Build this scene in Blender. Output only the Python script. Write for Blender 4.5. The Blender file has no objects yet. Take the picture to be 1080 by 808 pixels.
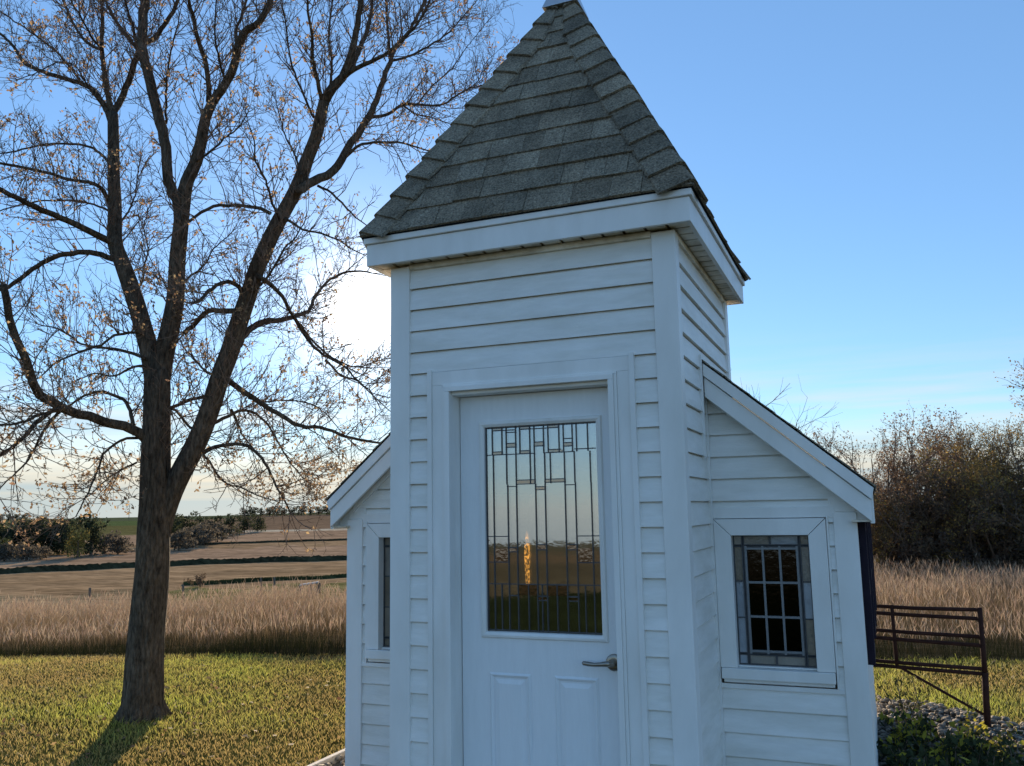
import bpy, math, random
import numpy as np
from mathutils import Vector, Matrix
rng = np.random.default_rng(7)
random.seed(7)
sc = bpy.context.scene
col = sc.collection
R = math.radians

# ------------------------------------------------------------------ camera
CAM = np.array([1.49948, -3.85144, 1.66183])
YAW, PITCH, ROLL, FPX = -0.389666, 0.146677, -0.018241, 908.41
_c, _s = math.cos(YAW), math.sin(YAW)
FW = np.array([_s*math.cos(PITCH), _c*math.cos(PITCH), math.sin(PITCH)])
_rt = np.array([_c, -_s, 0.0]); _up = np.cross(_rt, FW)
RT = math.cos(ROLL)*_rt + math.sin(ROLL)*_up
UP = -math.sin(ROLL)*_rt + math.cos(ROLL)*_up
cam_d = bpy.data.cameras.new('camera'); cam = bpy.data.objects.new('camera', cam_d); col.objects.link(cam)
cam.matrix_world = Matrix(((RT[0], UP[0], -FW[0], CAM[0]), (RT[1], UP[1], -FW[1], CAM[1]), (RT[2], UP[2], -FW[2], CAM[2]), (0, 0, 0, 1)))
cam_d.sensor_width = 36; cam_d.lens = 36*FPX/1080; cam_d.clip_end = 12000; cam_d.clip_start = 0.05
sc.camera = cam
def ray(x, y): return FW + RT*(x-540)/FPX - UP*(y-404)/FPX

# ------------------------------------------------------------------ helpers
class MB:
    """collects shapes of ONE mesh"""
    def __init__(s): s.v = []; s.f = []; s.c = []; s.cur = (1, 1, 1)
    def vert(s, p): s.v.append((float(p[0]), float(p[1]), float(p[2]))); s.c.append(s.cur); return len(s.v)-1
    def poly(s, *ps): s.f.append([s.vert(p) for p in ps])
    def box(s, x0, x1, y0, y1, z0, z1):
        s.hexa([(x0,y0,z0),(x1,y0,z0),(x1,y1,z0),(x0,y1,z0)], [(x0,y0,z1),(x1,y0,z1),(x1,y1,z1),(x0,y1,z1)])
    def hexa(s, lo, hi):
        a = [s.vert(p) for p in lo]; b = [s.vert(p) for p in hi]; n = len(a)
        s.f.append(a[::-1]); s.f.append(b)
        for i in range(n): s.f.append([a[i], a[(i+1)%n], b[(i+1)%n], b[i]])
    def tube(s, pts, rad, n=6, cap=True, wob=0):
        pts = [np.asarray(p, float) for p in pts]; prev = None; rings = []
        ref = np.array([0.31, 0.17, 0.93])
        for i, p in enumerate(pts):
            t = pts[min(i+1, len(pts)-1)] - pts[max(i-1, 0)]; t = t/(np.linalg.norm(t)+1e-9)
            if prev is None:
                a = np.cross(t, ref); 
                if np.linalg.norm(a) < .1: a = np.cross(t, (1, 0, 0))
            else: a = prev - t*np.dot(prev, t)
            a = a/(np.linalg.norm(a)+1e-9); b = np.cross(t, a); prev = a
            r = rad[i] if hasattr(rad, '__len__') else rad
            ring = []
            for k in range(n):
                q = 2*math.pi*k/n; rr = r*(1+wob*math.sin(3*q+i*.4)+wob*.8*math.sin(7*q+1.3+i*.15)) if wob else r
                ring.append(s.vert(p + a*math.cos(q)*rr + b*math.sin(q)*rr))
            rings.append(ring)
        for i in range(len(rings)-1):
            A, B = rings[i], rings[i+1]
            for k in range(n): s.f.append([A[k], A[(k+1)%n], B[(k+1)%n], B[k]])
        if cap: s.f.append(rings[0][::-1]); s.f.append(rings[-1])
    def build(s, name, mat, parent=None, smooth=False, bevel=0, loc=None):
        me = bpy.data.meshes.new(name); me.from_pydata(s.v, [], s.f); 
        ca = me.color_attributes.new('Col', 'FLOAT_COLOR', 'POINT')
        arr = np.ones((len(s.v), 4), np.float32); 
        if s.c: arr[:, :3] = np.array(s.c, np.float32)
        ca.data.foreach_set('color', arr.ravel())
        me.update()
        return link(name, me, mat, parent, smooth, bevel, loc)
def link(name, me, mat, parent=None, smooth=False, bevel=0, loc=None):
    o = bpy.data.objects.new(name, me); col.objects.link(o)
    if mat: me.materials.append(mat)
    if smooth: me.polygons.foreach_set('use_smooth', [True]*len(me.polygons))
    if bevel:
        m = o.modifiers.new('bevel', 'BEVEL'); m.width = bevel; m.segments = 2; m.limit_method = 'ANGLE'
    if parent:
        o.parent = parent
        if parent.matrix_basis != Matrix(): o.matrix_parent_inverse = parent_world(parent).inverted()
    if loc is not None: o.location = loc
    return o
def parent_world(p):
    m = p.matrix_basis.copy()
    while p.parent: m = p.parent.matrix_basis @ p.matrix_parent_inverse @ m; p = p.parent
    return m
def np_mesh(name, V, F, C, mat, parent=None):
    """V (n,3), F (m,k) constant k, C (n,3)"""
    me = bpy.data.meshes.new(name); n, (m, k) = len(V), F.shape
    me.vertices.add(n); me.vertices.foreach_set('co', V.astype(np.float32).ravel())
    me.loops.add(m*k); me.loops.foreach_set('vertex_index', F.astype(np.int32).ravel())
    me.polygons.add(m); me.polygons.foreach_set('loop_start', np.arange(0, m*k, k, dtype=np.int32))
    ca = me.color_attributes.new('Col', 'FLOAT_COLOR', 'POINT')
    arr = np.ones((n, 4), np.float32); arr[:, :3] = C; ca.data.foreach_set('color', arr.ravel())
    me.update(calc_edges=True); me.validate()
    return link(name, me, mat, parent)
def tag(o, label=None, cat=None, group=None, kind=None):
    if label: o['label'] = label
    if cat: o['category'] = cat
    if group: o['group'] = group
    if kind: o['kind'] = kind
    return o
def thing(name, label, cat, loc=(0, 0, 0), group=None):
    o = bpy.data.objects.new(name, None); col.objects.link(o); o.location = loc; o.empty_display_size = .2
    return tag(o, label, cat, group)

# ------------------------------------------------------------------ materials
def mat(name, base=(.5, .5, .5), rough=.6, spec=.4, metal=0, noise=0, nscale=8, bump=0, bscale=60, attr=False, stretch=(1, 1, 1), trans=0, noise2=0, n2scale=1.2, tint=None, emit=None):
    m = bpy.data.materials.new(name); m.use_nodes = True; nt = m.node_tree; N = nt.nodes; L = nt.links
    b = N['Principled BSDF']; b.inputs['Roughness'].default_value = rough; b.inputs['Specular IOR Level'].default_value = spec; b.inputs['Metallic'].default_value = metal; bdist = .06 if name == 'bark' else .02
    tc = N.new('ShaderNodeTexCoord'); mp = N.new('ShaderNodeMapping'); mp.inputs['Scale'].default_value = stretch; L.new(tc.outputs['Object'], mp.inputs['Vector'])
    if attr:
        a = N.new('ShaderNodeAttribute'); a.attribute_name = 'Col'; cur = a.outputs['Color']
    else:
        a = N.new('ShaderNodeRGB'); a.outputs[0].default_value = (*base, 1); cur = a.outputs[0]
    def mul(cur, amt, scale, det=6, col_lo=None):
        nz = N.new('ShaderNodeTexNoise'); nz.inputs['Scale'].default_value = scale; nz.inputs['Detail'].default_value = det; nz.inputs['Roughness'].default_value = .65
        L.new(mp.outputs[0], nz.inputs['Vector'])
        r = N.new('ShaderNodeValToRGB'); r.color_ramp.elements[0].position = .32; r.color_ramp.elements[1].position = .68
        lo = 1-amt; r.color_ramp.elements[0].color = (*(col_lo or (lo, lo, lo)), 1); hi = 1+amt*.35; r.color_ramp.elements[1].color = (hi, hi, hi, 1)
        L.new(nz.outputs['Fac'], r.inputs[0])
        mx = N.new('ShaderNodeMix'); mx.data_type = 'RGBA'; mx.blend_type = 'MULTIPLY'; mx.inputs['Factor'].default_value = 1
        L.new(cur, mx.inputs['A']); L.new(r.outputs[0], mx.inputs['B']); return mx.outputs['Result']
    if noise: cur = mul(cur, noise, nscale)
    if noise2: cur = mul(cur, noise2, n2scale, 4, tint)
    L.new(cur, b.inputs['Base Color'])
    if bump:
        nz = N.new('ShaderNodeTexNoise'); nz.inputs['Scale'].default_value = bscale; nz.inputs['Detail'].default_value = 8; L.new(mp.outputs[0], nz.inputs['Vector'])
        bp = N.new('ShaderNodeBump'); bp.inputs['Strength'].default_value = bump; bp.inputs['Distance'].default_value = bdist
        L.new(nz.outputs['Fac'], bp.inputs['Height']); L.new(bp.outputs[0], b.inputs['Normal'])
    if trans:
        t = N.new('ShaderNodeBsdfTranslucent'); L.new(cur, t.inputs['Color']); mx = N.new('ShaderNodeMixShader'); mx.inputs[0].default_value = trans
        L.new(b.outputs[0], mx.inputs[1]); L.new(t.outputs[0], mx.inputs[2]); L.new(mx.outputs[0], N['Material Output'].inputs[0])
    return m
M = {}
M['siding'] = mat('white_vinyl_siding', (.87, .85, .81), .5, .35, noise=.07, nscale=5, bump=.12, bscale=40, stretch=(1, 1, 5), noise2=.12, n2scale=2.2, tint=(.89, .88, .84))
M['trim'] = mat('white_aluminium_trim', (.87, .855, .825), .42, .4, noise=.05, nscale=9, bump=.06, bscale=30, stretch=(1, 1, .35), noise2=.08, n2scale=2.2, tint=(.90, .89, .86))
M['soffit'] = mat('cream_soffit', (.86, .80, .70), .55, .3, noise=.18, nscale=12, noise2=.3, n2scale=3, tint=(.66, .58, .46))
M['door'] = mat('painted_door', (.82, .83, .83), .38, .45, noise=.04, nscale=7, bump=.10, bscale=26, stretch=(6, 6, .8))
M['shingle'] = mat('asphalt_shingle', attr=True, rough=.95, spec=.15, noise=.7, nscale=95, bump=1.0, bscale=110, noise2=.35, n2scale=6)
M['metal_cap'] = mat('galvanised_cap', (.55, .56, .58), .35, .5, metal=.7, noise=.1, nscale=20)
M['came'] = mat('lead_came', (.075, .075, .08), .5, .5, metal=.35, noise=.2, nscale=60)
M['came_light'] = mat('zinc_came', (.20, .21, .22), .4, .5, metal=.25, noise=.15, nscale=60)
M['opal'] = mat('opal_glass', attr=True, rough=.22, spec=.5, noise=.25, nscale=9, bump=.1, bscale=60)
M['nickel'] = mat('satin_nickel', (.34, .30, .25), .3, .5, metal=1, noise=.1, nscale=60)
M['shutter'] = mat('dark_plum_shutter', (.018, .012, .023), .7, .2, noise=.2, nscale=20)
M['dark_wood'] = mat('dark_wood', (.045, .028, .018), .6, .3, noise=.35, nscale=12, stretch=(1, 1, .2))
M['concrete'] = mat('pale_concrete', (.5, .48, .45), .85, .2, noise=.2, nscale=20, bump=.3, bscale=50)
M['bark'] = mat('bark', (.150, .118, .084), .95, .1, noise=.75, nscale=42, bump=1.0, bscale=45, stretch=(1, 1, .26), noise2=.4, n2scale=5)
M['twig'] = mat('twig_bark', (.17, .115, .08), .8, .3, noise=.3, nscale=14)
M['leaf'] = mat('dry_leaf', attr=True, rough=.7, spec=.2, trans=.5)
M['foliage'] = mat('foliage', attr=True, rough=.75, spec=.12, trans=.42)
M['grass'] = mat('grass_blade', attr=True, rough=.55, spec=.3, trans=.5)
M['tall'] = mat('tall_grass_stem', attr=True, rough=.8, spec=.1, trans=.3)
M['terrain'] = mat('farmland', attr=True, rough=1, spec=0, noise=.65, nscale=1.5, noise2=.4, n2scale=.2, stretch=(.5, 1.9, 1))
M['stone'] = mat('river_stone', attr=True, rough=.8, spec=.25, noise=.3, nscale=25)
M['gravel'] = mat('gravel_base', (.14, .13, .115), .9, .1, noise=.5, nscale=40, bump=.6, bscale=60)
M['rust'] = mat('rust_red_pipe', (.060, .024, .017), .85, .15, noise=.4, nscale=14, bump=.15, bscale=80)
M['post'] = mat('weathered_post', (.16, .135, .11), .9, .1, noise=.4, nscale=9, stretch=(1, 1, .2))
M['white_rail'] = mat('weathered_white', (.5, .49, .47), .8, .2, noise=.3, nscale=9)
def glass(name, reflect, tint, rough, bumps, bsc, gcol=(.92, .96, 1)):
    m = bpy.data.materials.new(name); m.use_nodes = True; N = m.node_tree.nodes; L = m.node_tree.links; N.remove(N['Principled BSDF'])
    t = N.new('ShaderNodeBsdfTransparent'); t.inputs[0].default_value = (*tint, 1)
    g = N.new('ShaderNodeBsdfGlossy'); g.inputs['Roughness'].default_value = rough; g.inputs[0].default_value = (*gcol, 1)
    mx = N.new('ShaderNodeMixShader'); mx.inputs[0].default_value = reflect
    tc = N.new('ShaderNodeTexCoord'); nz = N.new('ShaderNodeTexNoise'); nz.inputs['Scale'].default_value = bsc; nz.inputs['Detail'].default_value = 3
    L.new(tc.outputs['Object'], nz.inputs['Vector']); bp = N.new('ShaderNodeBump'); bp.inputs['Strength'].default_value = bumps; bp.inputs['Distance'].default_value = .01
    L.new(nz.outputs['Fac'], bp.inputs['Height']); L.new(bp.outputs[0], g.inputs['Normal'])
    L.new(t.outputs[0], mx.inputs[1]); L.new(g.outputs[0], mx.inputs[2]); L.new(mx.outputs[0], N['Material Output'].inputs[0]); return m
M['door_glass'] = glass('leaded_door_glass', .38, (.62, .58, .5), .02, .008, 45)
M['dark_pane'] = glass('window_glass', .035, (.10, .085, .07), .05, .05, 40)

# ------------------------------------------------------------------ chapel
W2, DT, S, XN, E0, EP = .7264, 1.5268, .6488, 1.4039, 2.8084, .1119
RZ, RK, RO, NB = 3.0405, .8586, .1037, 3.62      # gable apex, slope, overhang, back of nave
ZB, ZT, OH = 2.930, 3.078, .115
chapel = thing('chapel', 'small white clapboard wayside chapel with shingled pyramid steeple over its front door', 'chapel', (0, 0, 0))
def clap(mb, O, U, Nn, pieces):
    O, U, Nn = map(np.array, (O, U, Nn)); Z = np.array((0, 0, 1.))
    P = lambda u, z, o: O + U*u + Nn*o + Z*z
    for (ul, ur, zlo, zhi) in pieces:
        fl = ul if callable(ul) else (lambda z, a=ul: a); fr = ur if callable(ur) else (lambda z, a=ur: a)
        for k in range(-12, 30):
            zk = E0 - k*EP; a = max(zlo, zk); b = min(zhi, zk+EP)
            if b-a < .003: continue
            j = random.uniform(-.0015, .0015)
            off = lambda z: .004 + (.0135+j)*(1-(z-zk)/EP)
            la, ra, lb, rb = fl(a), fr(a), fl(b), fr(b)
            if ra-la < .002: continue
            if rb <= lb: lb = rb = (lb+rb)/2
            n = max(1, int((ra-la)/.35)); sag = [random.uniform(-.0012, .0012) if 0 < i < n else 0 for i in range(n+1)]
            for i in range(n):
                t0, t1 = i/n, (i+1)/n
                A0, A1 = la+(ra-la)*t0, la+(ra-la)*t1; B0, B1 = lb+(rb-lb)*t0, lb+(rb-lb)*t1
                o = off(a)
                if b > zk+EP-.001 and b-a > .03:          # recessed strip under the lap of the course above
                    bm = b-.010; q = (bm-a)/(b-a); m0, m1 = A0+(B0-A0)*q, A1+(B1-A1)*q
                    mb.poly(P(A0, a+sag[i], o), P(A1, a+sag[i+1], o), P(m1, bm, off(bm)), P(m0, bm, off(bm))); mb.poly(P(m0, bm, off(bm)), P(m1, bm, off(bm)), P(B1, b+.004, -.008), P(B0, b+.004, -.008))
                else: mb.poly(P(A0, a+sag[i], o), P(A1, a+sag[i+1], o), P(B1, b, off(b)), P(B0, b, off(b)))
                if a == zk: mb.poly(P(A0, a+.004, -.009), P(A1, a+.004, -.009), P(A1, a+sag[i+1], o), P(A0, a+sag[i], o))
            mb.poly(P(la, a, -.002), P(la, a, off(a)), P(lb, b, off(b)), P(lb, b, -.002))
            mb.poly(P(ra, a, off(a)), P(ra, a, -.002), P(rb, b, -.002), P(rb, b, off(b)))
def rake_z(x): return RZ - RK*abs(x)
gable_l = lambda z: max(-XN+.02, -(RZ-.11-z)/RK); gable_r = lambda z: min(XN-.02, (RZ-.11-z)/RK)
def siding(O, U, Nn, pieces):
    mb = MB(); clap(mb, O, U, Nn, pieces); return mb.build('siding_wall', M['siding'], chapel)
DO = .41                                             # half door opening
siding((0,0,0), (1,0,0), (0,-1,0), [(-.645,-.53,.04,2.3605), (.53,.645,.04,2.3605), (-.645,.645,2.3605,ZB-.002)])
for sx in (1, -1):
    siding((sx*W2,0,0), (0,1,0), (sx,0,0), [(.055,S,.04,ZB-.002), (S,DT-.05,1.95,ZB-.002)])
    # nave front, around its window (opening .835-1.2 x .885-1.517)
    if sx > 0: pc = [(.74,1.33,.04,.777), (1.298,1.33,.777,1.655), (.74,gable_r,1.655,2.42)]
    else: pc = [(-1.33,-.74,.04,.777), (-1.33,-1.298,.777,1.655), (gable_l,-.74,1.655,2.42)]
    siding((0,S,0), (1,0,0), (0,-1,0), pc)
    siding((sx*XN,0,0), (0,1,0), (sx,0,0), [(S+.06,NB-.06,.04,1.80)])
siding((0,DT,0), (-1,0,0), (0,1,0), [(-W2+.05,W2-.05,1.95,ZB-.002)])
siding((0,NB,0), (-1,0,0), (0,1,0), [(gable_l,gable_r,.04,2.9)])
# corner boards
def boxpart(name, m, boxes, bevel=.003, parent=chapel):
    mb = MB()
    for b in boxes: mb.box(*b)
    return mb.build(name, m, parent, bevel=bevel)
for sx in (1, -1):
    def sb(x0, x1, *r): return (min(sx*x0, sx*x1), max(sx*x0, sx*x1), *r)
    boxpart('corner_board', M['trim'], [sb(.640, W2+.024, -.025, .058, .03, ZB-.001)])
    boxpart('corner_board', M['trim'], [sb(W2-.06, W2+.024, DT-.06, DT+.025, 1.9, ZB-.001)])
    boxpart('corner_board', M['trim'], [sb(1.322, XN+.024, S-.026, S+.07, .03, 1.624), sb(1.31, XN+.020, S-.016, S+.07, 1.626, 1.70)])
    boxpart('corner_board', M['trim'], [sb(1.33, XN+.012, NB-.07, NB+.026, .03, 1.70)])
    # metal channel where the nave wall and rake die into the tower
    mb = MB(); x0, x1 = sorted((sx*(W2+.002), sx*(W2+.024)))
    mb.box(x0, x1, S-RO-.028, S-RO-.010, 1.9, rake_z(W2)+.012); mb.box(x0, x1, S-.030, S-.012, .03, 1.9+.5)
    mb.build('flashing_strip', M['trim'], chapel)
boxpart('foundation', M['concrete'], [(-W2+.02, W2-.02, .02, S+.1, -.1, .035), (-XN+.02, XN-.02, S+.02, NB-.02, -.1, .03)], .005)
boxpart('concrete_step', M['concrete'], [(-.6, .6, -.5, -.04, -.08, .06)], .01)
boxpart('floor_boards', M['dark_wood'], [(-W2+.03, W2-.03, .14, S+.12, .04, .09), (-XN+.03, XN-.03, S+.121, NB-.03, .04, .09)], 0)
# door casing
mb = MB()
for sx in (1, -1):
    for (a, b, y0, y1, zt) in ((.511, .535, -.030, .02, 2.372), (.451, .5105, -.020, .02, 2.290), (.436, .4505, -.028, .02, 2.2785), (DO, .4355, -.036, .02, 2.2545), (DO+.001, .45, .0205, .16, 2.245)):
        x0, x1 = sorted((sx*a, sx*b)); mb.box(x0, x1, y0, y1, .06, zt)
    x0, x1 = sorted((sx*(DO-.014), sx*(DO-.0005))); mb.box(x0, x1, .128, .16, .09, 2.24)
mb.box(-.5105, .5105, -.020, .02, 2.2905, 2.358); mb.box(-.4505, .4505, -.028, .02, 2.279, 2.290); mb.box(-.4355, .4355, -.036, .02, 2.255, 2.2785); mb.box(-DO, DO, .0, .16, 2.238, 2.2545)
mb.box(-.535, .535, -.018, .02, 2.3585, 2.3605)
mb.build('door_casing', M['trim'], chapel, bevel=.003)
boxpart('threshold', M['concrete'], [(-DO, DO, -.03, .15, .061, .095)], .004)
# door: slab with a hole, lite frame, glass, cames, embossed panels, lever
YD = .09; GX0, GX1, GZ0, GZ1 = -.270, .312, 1.085, 2.075; LX0, LX1, LZ0, LZ1 = -.304, .340, 1.052, 2.105
mb = MB(); a, b = -DO+.003, DO-.003
for bx in ((a, LX0+.01, YD, YD+.04, .10, 2.235), (LX1-.01, b, YD, YD+.04, .10, 2.235), (LX0+.01, LX1-.01, YD, YD+.04, LZ1-.01, 2.235), (LX0+.01, LX1-.01, YD, YD+.04, .10, LZ0+.01)): mb.box(*bx)
def ring(mb, x0, x1, z0, z1, w, y0, y1):
    mb.box(x0, x1, y0, y1, z1-w, z1); mb.box(x0, x1, y0, y1, z0, z0+w); mb.box(x0, x0+w, y0, y1, z0+w, z1-w); mb.box(x1-w, x1, y0, y1, z0+w, z1-w)
door = mb.build('door', M['door'], chapel)
mb = MB(); 
def bevel_ring(mb, x0, x1, z0, z1, w, ya, yb):          # mitred moulding: outer edge at ya, inner edge at yb
    o = [(x0,z0),(x1,z0),(x1,z1),(x0,z1)]; i = [(x0+w,z0+w),(x1-w,z0+w),(x1-w,z1-w),(x0+w,z1-w)]
    for k in range(4):
        p, q = o[k], o[(k+1)%4]; r, s_ = i[(k+1)%4], i[k]
        mb.poly((p[0],ya,p[1]), (q[0],ya,q[1]), (r[0],yb,r[1]), (s_[0],yb,s_[1]))
bevel_ring(mb, LX0, LX1, LZ0, LZ1, .006, YD, YD-.012); bevel_ring(mb, LX0+.006, LX1-.006, LZ0+.006, LZ1-.006, .010, YD-.012, YD-.014)
bevel_ring(mb, LX0+.016, LX1-.016, LZ0+.016, LZ1-.016, .013, YD-.014, YD-.006); bevel_ring(mb, LX0+.029, LX1-.029, LZ0+.029, LZ1-.029, .004, YD-.006, YD+.012)
mb.build('lite_frame', M['trim'], door)
mb = MB(); mb.box(LX0+.012, LX1-.012, YD+.010, YD+.022, LZ0+.012, LZ1-.012); mb.build('glass_pane', M['door_glass'], door)
mb = MB(); gw, gh = GX1-GX0, GZ1-GZ0; yc = YD+.004
def cv(fx, f0, f1, w=.0042): x = GX0+fx*gw; mb.box(x-w/2, x+w/2, yc-.001, YD+.0095, GZ1-f1*gh, GZ1-f0*gh)
def ch(fz, a, b, w=.0042): z = GZ1-fz*gh; mb.box(GX0+a*gw, GX0+b*gw, yc, YD+.0093, z-w/2, z+w/2)
for f in (.06,.15,.19,.277,.315,.406,.445,.53,.57,.667,.706,.784,.82,.917): cv(f, 0, .14)
for f in (.067,.19,.277,.406,.445,.536,.586,.71,.797,.933): cv(f, .14, .29)
for f in (.067,.197,.277,.45,.535,.71,.80,.935): cv(f, .29, 1)
for f in (.13,.37,.49,.62,.86): cv(f, .775, 1, .004)
for (z, a, b) in ((.005,0,1),(.995,0,1),(.14,0,.44),(.14,.53,.80),(.128,.8,.98),(.018,.06,.28),(.018,.31,.67),(.125,.06,.15),(.125,.31,.41),(.125,.57,.68),(.085,.19,.277),(.105,.19,.277),(.03,.19,.277),(.085,.445,.53),(.105,.445,.53),(.075,.706,.784),(.095,.706,.784),(.112,.706,.784),
                  (.27,.277,.445),(.29,.277,.445),(.27,.535,.71),(.285,.535,.71),(.30,.19,.277),(.30,.71,.8),(.305,.445,.535),(.32,.445,.535),
                  (.545,0,.197),(.545,.8,1),(.60,.19,.277),(.62,.19,.277),(.585,.45,.535),(.61,.45,.535),(.585,.71,.8),(.61,.71,.8),(.67,0,.197),(.67,.8,1),(.775,0,1),(.83,.197,.277),(.83,.45,.535),(.83,.71,.8),(.85,.45,.535),(.85,.71,.8)): ch(z, a, b)
cv(.003, 0, 1); cv(.997, 0, 1)
mb.build('lead_came', M['came'], door)
tex = []                                              # small frosted accent pieces in the leading
for (f0, f1, z0, z1) in ((.06,.15,.005,.018),(.315,.406,.005,.018),(.57,.667,.005,.018),(.06,.15,.125,.14),(.315,.406,.125,.14),(.57,.70,.125,.14),(.19,.277,.085,.105),(.445,.53,.085,.105),(.706,.784,.095,.112),(.277,.445,.27,.29),(.535,.71,.27,.285),(.445,.535,.305,.32),(.067,.197,.60,.67),(.8,.935,.60,.67),(.197,.277,.6,.62),(.71,.8,.585,.61),(.45,.535,.585,.61),(.277,.45,.775,.83),(.535,.71,.775,.83),(.45,.535,.83,.85),(.71,.8,.83,.85)):
    mb = MB(); mb.box(GX0+f0*gw+.003, GX0+f1*gw-.003, YD+.0075, YD+.0096, GZ1-z1*gh+.003, GZ1-z0*gh-.003); tex.append(mb)
M['frost'] = glass('textured_glass_piece', .45, (.4, .34, .28), .06, .045, 70, (.55, .46, .40))
for q in tex: q.build('textured_glass', M['frost'], door)
for (x0, x1) in ((-.262, -.048), (.070, .284)):
    mb = MB(); z0, z1 = .20, .893
    bevel_ring(mb, x0, x1, z0, z1, .010, YD-.0005, YD-.009); bevel_ring(mb, x0+.010, x1-.010, z0+.010, z1-.010, .012, YD-.009, YD-.0008)
    bevel_ring(mb, x0+.03, x1-.03, z0+.03, z1-.03, .02, YD-.0006, YD-.007)
    mb.poly((x0+.05,YD-.007,z0+.05),(x1-.05,YD-.007,z0+.05),(x1-.05,YD-.007,z1-.05),(x0+.05,YD-.007,z1-.05))
    mb.build('raised_panel', M['door'], door)
mb = MB(); hx, hz = .362, .967
mb.tube([(hx,YD-.001,hz),(hx,YD-.010,hz),(hx,YD-.014,hz),(hx,YD-.015,hz)], [.038,.038,.033,.02], 28)
mb.tube([(hx,YD-.012,hz),(hx,YD-.045,hz),(hx,YD-.060,hz)], [.017,.014,.014], 18)
lp = [(hx+.004,YD-.058,hz+.002),(hx-.02,YD-.062,hz+.001),(hx-.05,YD-.060,hz-.003),(hx-.08,YD-.056,hz-.006),(hx-.11,YD-.054,hz-.004),(hx-.132,YD-.055,hz-.001),(hx-.138,YD-.055,hz)]
mb.tube(lp, [.013,.013,.010,.009,.0105,.0095,.004], 12)
mb.build('lever_handle', M['nickel'], door, smooth=True, bevel=0)
# steeple eaves: fascia, drip edge, soffit
w = W2+OH; y0, y1 = -OH, DT+OH
mb = MB(); t = .02
mb.box(-w, w, y0, y0+t, ZB, 3.044); mb.box(-w, w, y1-t, y1, ZB, 3.044); mb.box(-w, -w+t, y0+t, y1-t, ZB, 3.044); mb.box(w-t, w, y0+t, y1-t, ZB, 3.044)
fas = mb.build('fascia', M['trim'], chapel, bevel=.003)
mb = MB(); e = .013
mb.box(-w-e, w+e, y0-e, y0+t, 3.046, ZT); mb.box(-w-e, w+e, y1-t, y1+e, 3.046, ZT); mb.box(-w-e, -w+t, y0+t, y1-t, 3.046, ZT); mb.box(w-t, w+e, y0+t, y1-t, 3.046, ZT)
mb.build('drip_edge', M['trim'], fas, bevel=.004)
mb = MB(); zs = ZB+.012
def groove(x0, x1, ya, yb, along):
    n = int(round(((x1-x0) if along == 'x' else (yb-ya))/.105))
    for i in range(n):
        if along == 'x':
            d = (x1-x0)/n; mb.box(x0+i*d+.012, x0+(i+1)*d-.004, ya, yb, zs-random.uniform(0,.002), zs+.01)
        else:
            d = (yb-ya)/n; mb.box(x0, x1, ya+i*d+.012, ya+(i+1)*d-.004, zs-random.uniform(0,.002), zs+.01)
groove(-w+t, w-t, y0+t, -.001, 'x'); groove(-w+t, w-t, DT+.001, y1-t, 'x'); groove(-w+t, -W2-.001, 0, DT, 'y'); groove(W2+.001, w-t, 0, DT, 'y')
mb.box(-w+t, w-t, y0+t, y1-t, zs+.045, zs+.05)
mb.build('soffit', M['soffit'], chapel)
mb = MB(); zz = ZB-.022                                # trim at the head of the wall
mb.box(-.638, .638, -.026, -.001, zz, ZB+.008); mb.box(W2+.001, W2+.022, .06, DT-.062, zz, ZB+.008); mb.box(-W2-.022, -W2-.001, .06, DT-.062, zz, ZB+.008)
mb.build('frieze_trim', M['soffit'], chapel, bevel=.003)
# shingles
def shingle_col():
    k = random.choice((.80, .92, 1, 1.08, 1.2)) * random.uniform(.9, 1.1); h = random.uniform(-.02, .02)
    return (.39*k*(1+h), .325*k, .235*k*(1-h))
def shingle_face(mb, A, B, P, Q, expo, lf=1.0):
    """A,B eave ends; P,Q upper ends (P==Q for a triangle)"""
    A, B, P, Q = map(lambda p: np.array(p, float), (A, B, P, Q)); sdir = (B-A)/np.linalg.norm(B-A); mid = (A+B)/2; top = (P+Q)/2
    up = top-mid; L = np.linalg.norm(up - sdir*np.dot(up, sdir)); up = up/np.linalg.norm(up); nrm = np.cross(sdir, up)
    wl = lambda t: (A + (P-A)*t/L); wr = lambda t: (B + (Q-B)*t/L)
    n = int(math.ceil(L/expo))
    for k in range(n):
        t0 = k*expo; t1 = min(L, t0+expo+.012); W = np.linalg.norm(B-A)
        s = -random.uniform(0, .2)
        while s < W:
            s2 = s+random.choice((.11, .15, .19, .24)); 
            mb.cur = shingle_col(); lift = (random.choice((0, .005)) + .011)*lf; 
            def pt(sv, t):
                l = np.dot(wl(t)-A, sdir); r = np.dot(wr(t)-A, sdir); return A + sdir*min(max(sv, l), r) + up*t
            jag = random.uniform(-.004, .004)
            p0, p1, p2, p3 = pt(s+.0012, max(0, t0+jag)), pt(s2-.0012, max(0, t0+jag)), pt(s2-.0012, t1), pt(s+.0012, t1)
            if np.linalg.norm(p1-p0) > .004:
                a, b, c, d = p0+nrm*lift, p1+nrm*lift, p2+nrm*.001, p3+nrm*.001
                mb.poly(a, b, c, d); mb.poly(p0-nrm*.002, p1-nrm*.002, b, a); mb.poly(p0-nrm*.002, a, d, p3-nrm*.002); mb.poly(b, p1-nrm*.002, p2-nrm*.002, c)
            s = s2
EXP = .150; ov = .022; AX = np.array((0, DT/2, 4.775))
cs = [np.array(p) for p in ((-w-ov, y0-ov, ZT+.004), (w+ov, y0-ov, ZT+.004), (w+ov, y1+ov, ZT+.004), (-w-ov, y1+ov, ZT+.004))]
mb = MB(); mb.cur = (.03, .03, .03)
for i in range(4): mb.poly(cs[i]-(0,0,.002), cs[(i+1)%4]-(0,0,.002), AX-(0,0,.012))
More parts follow.
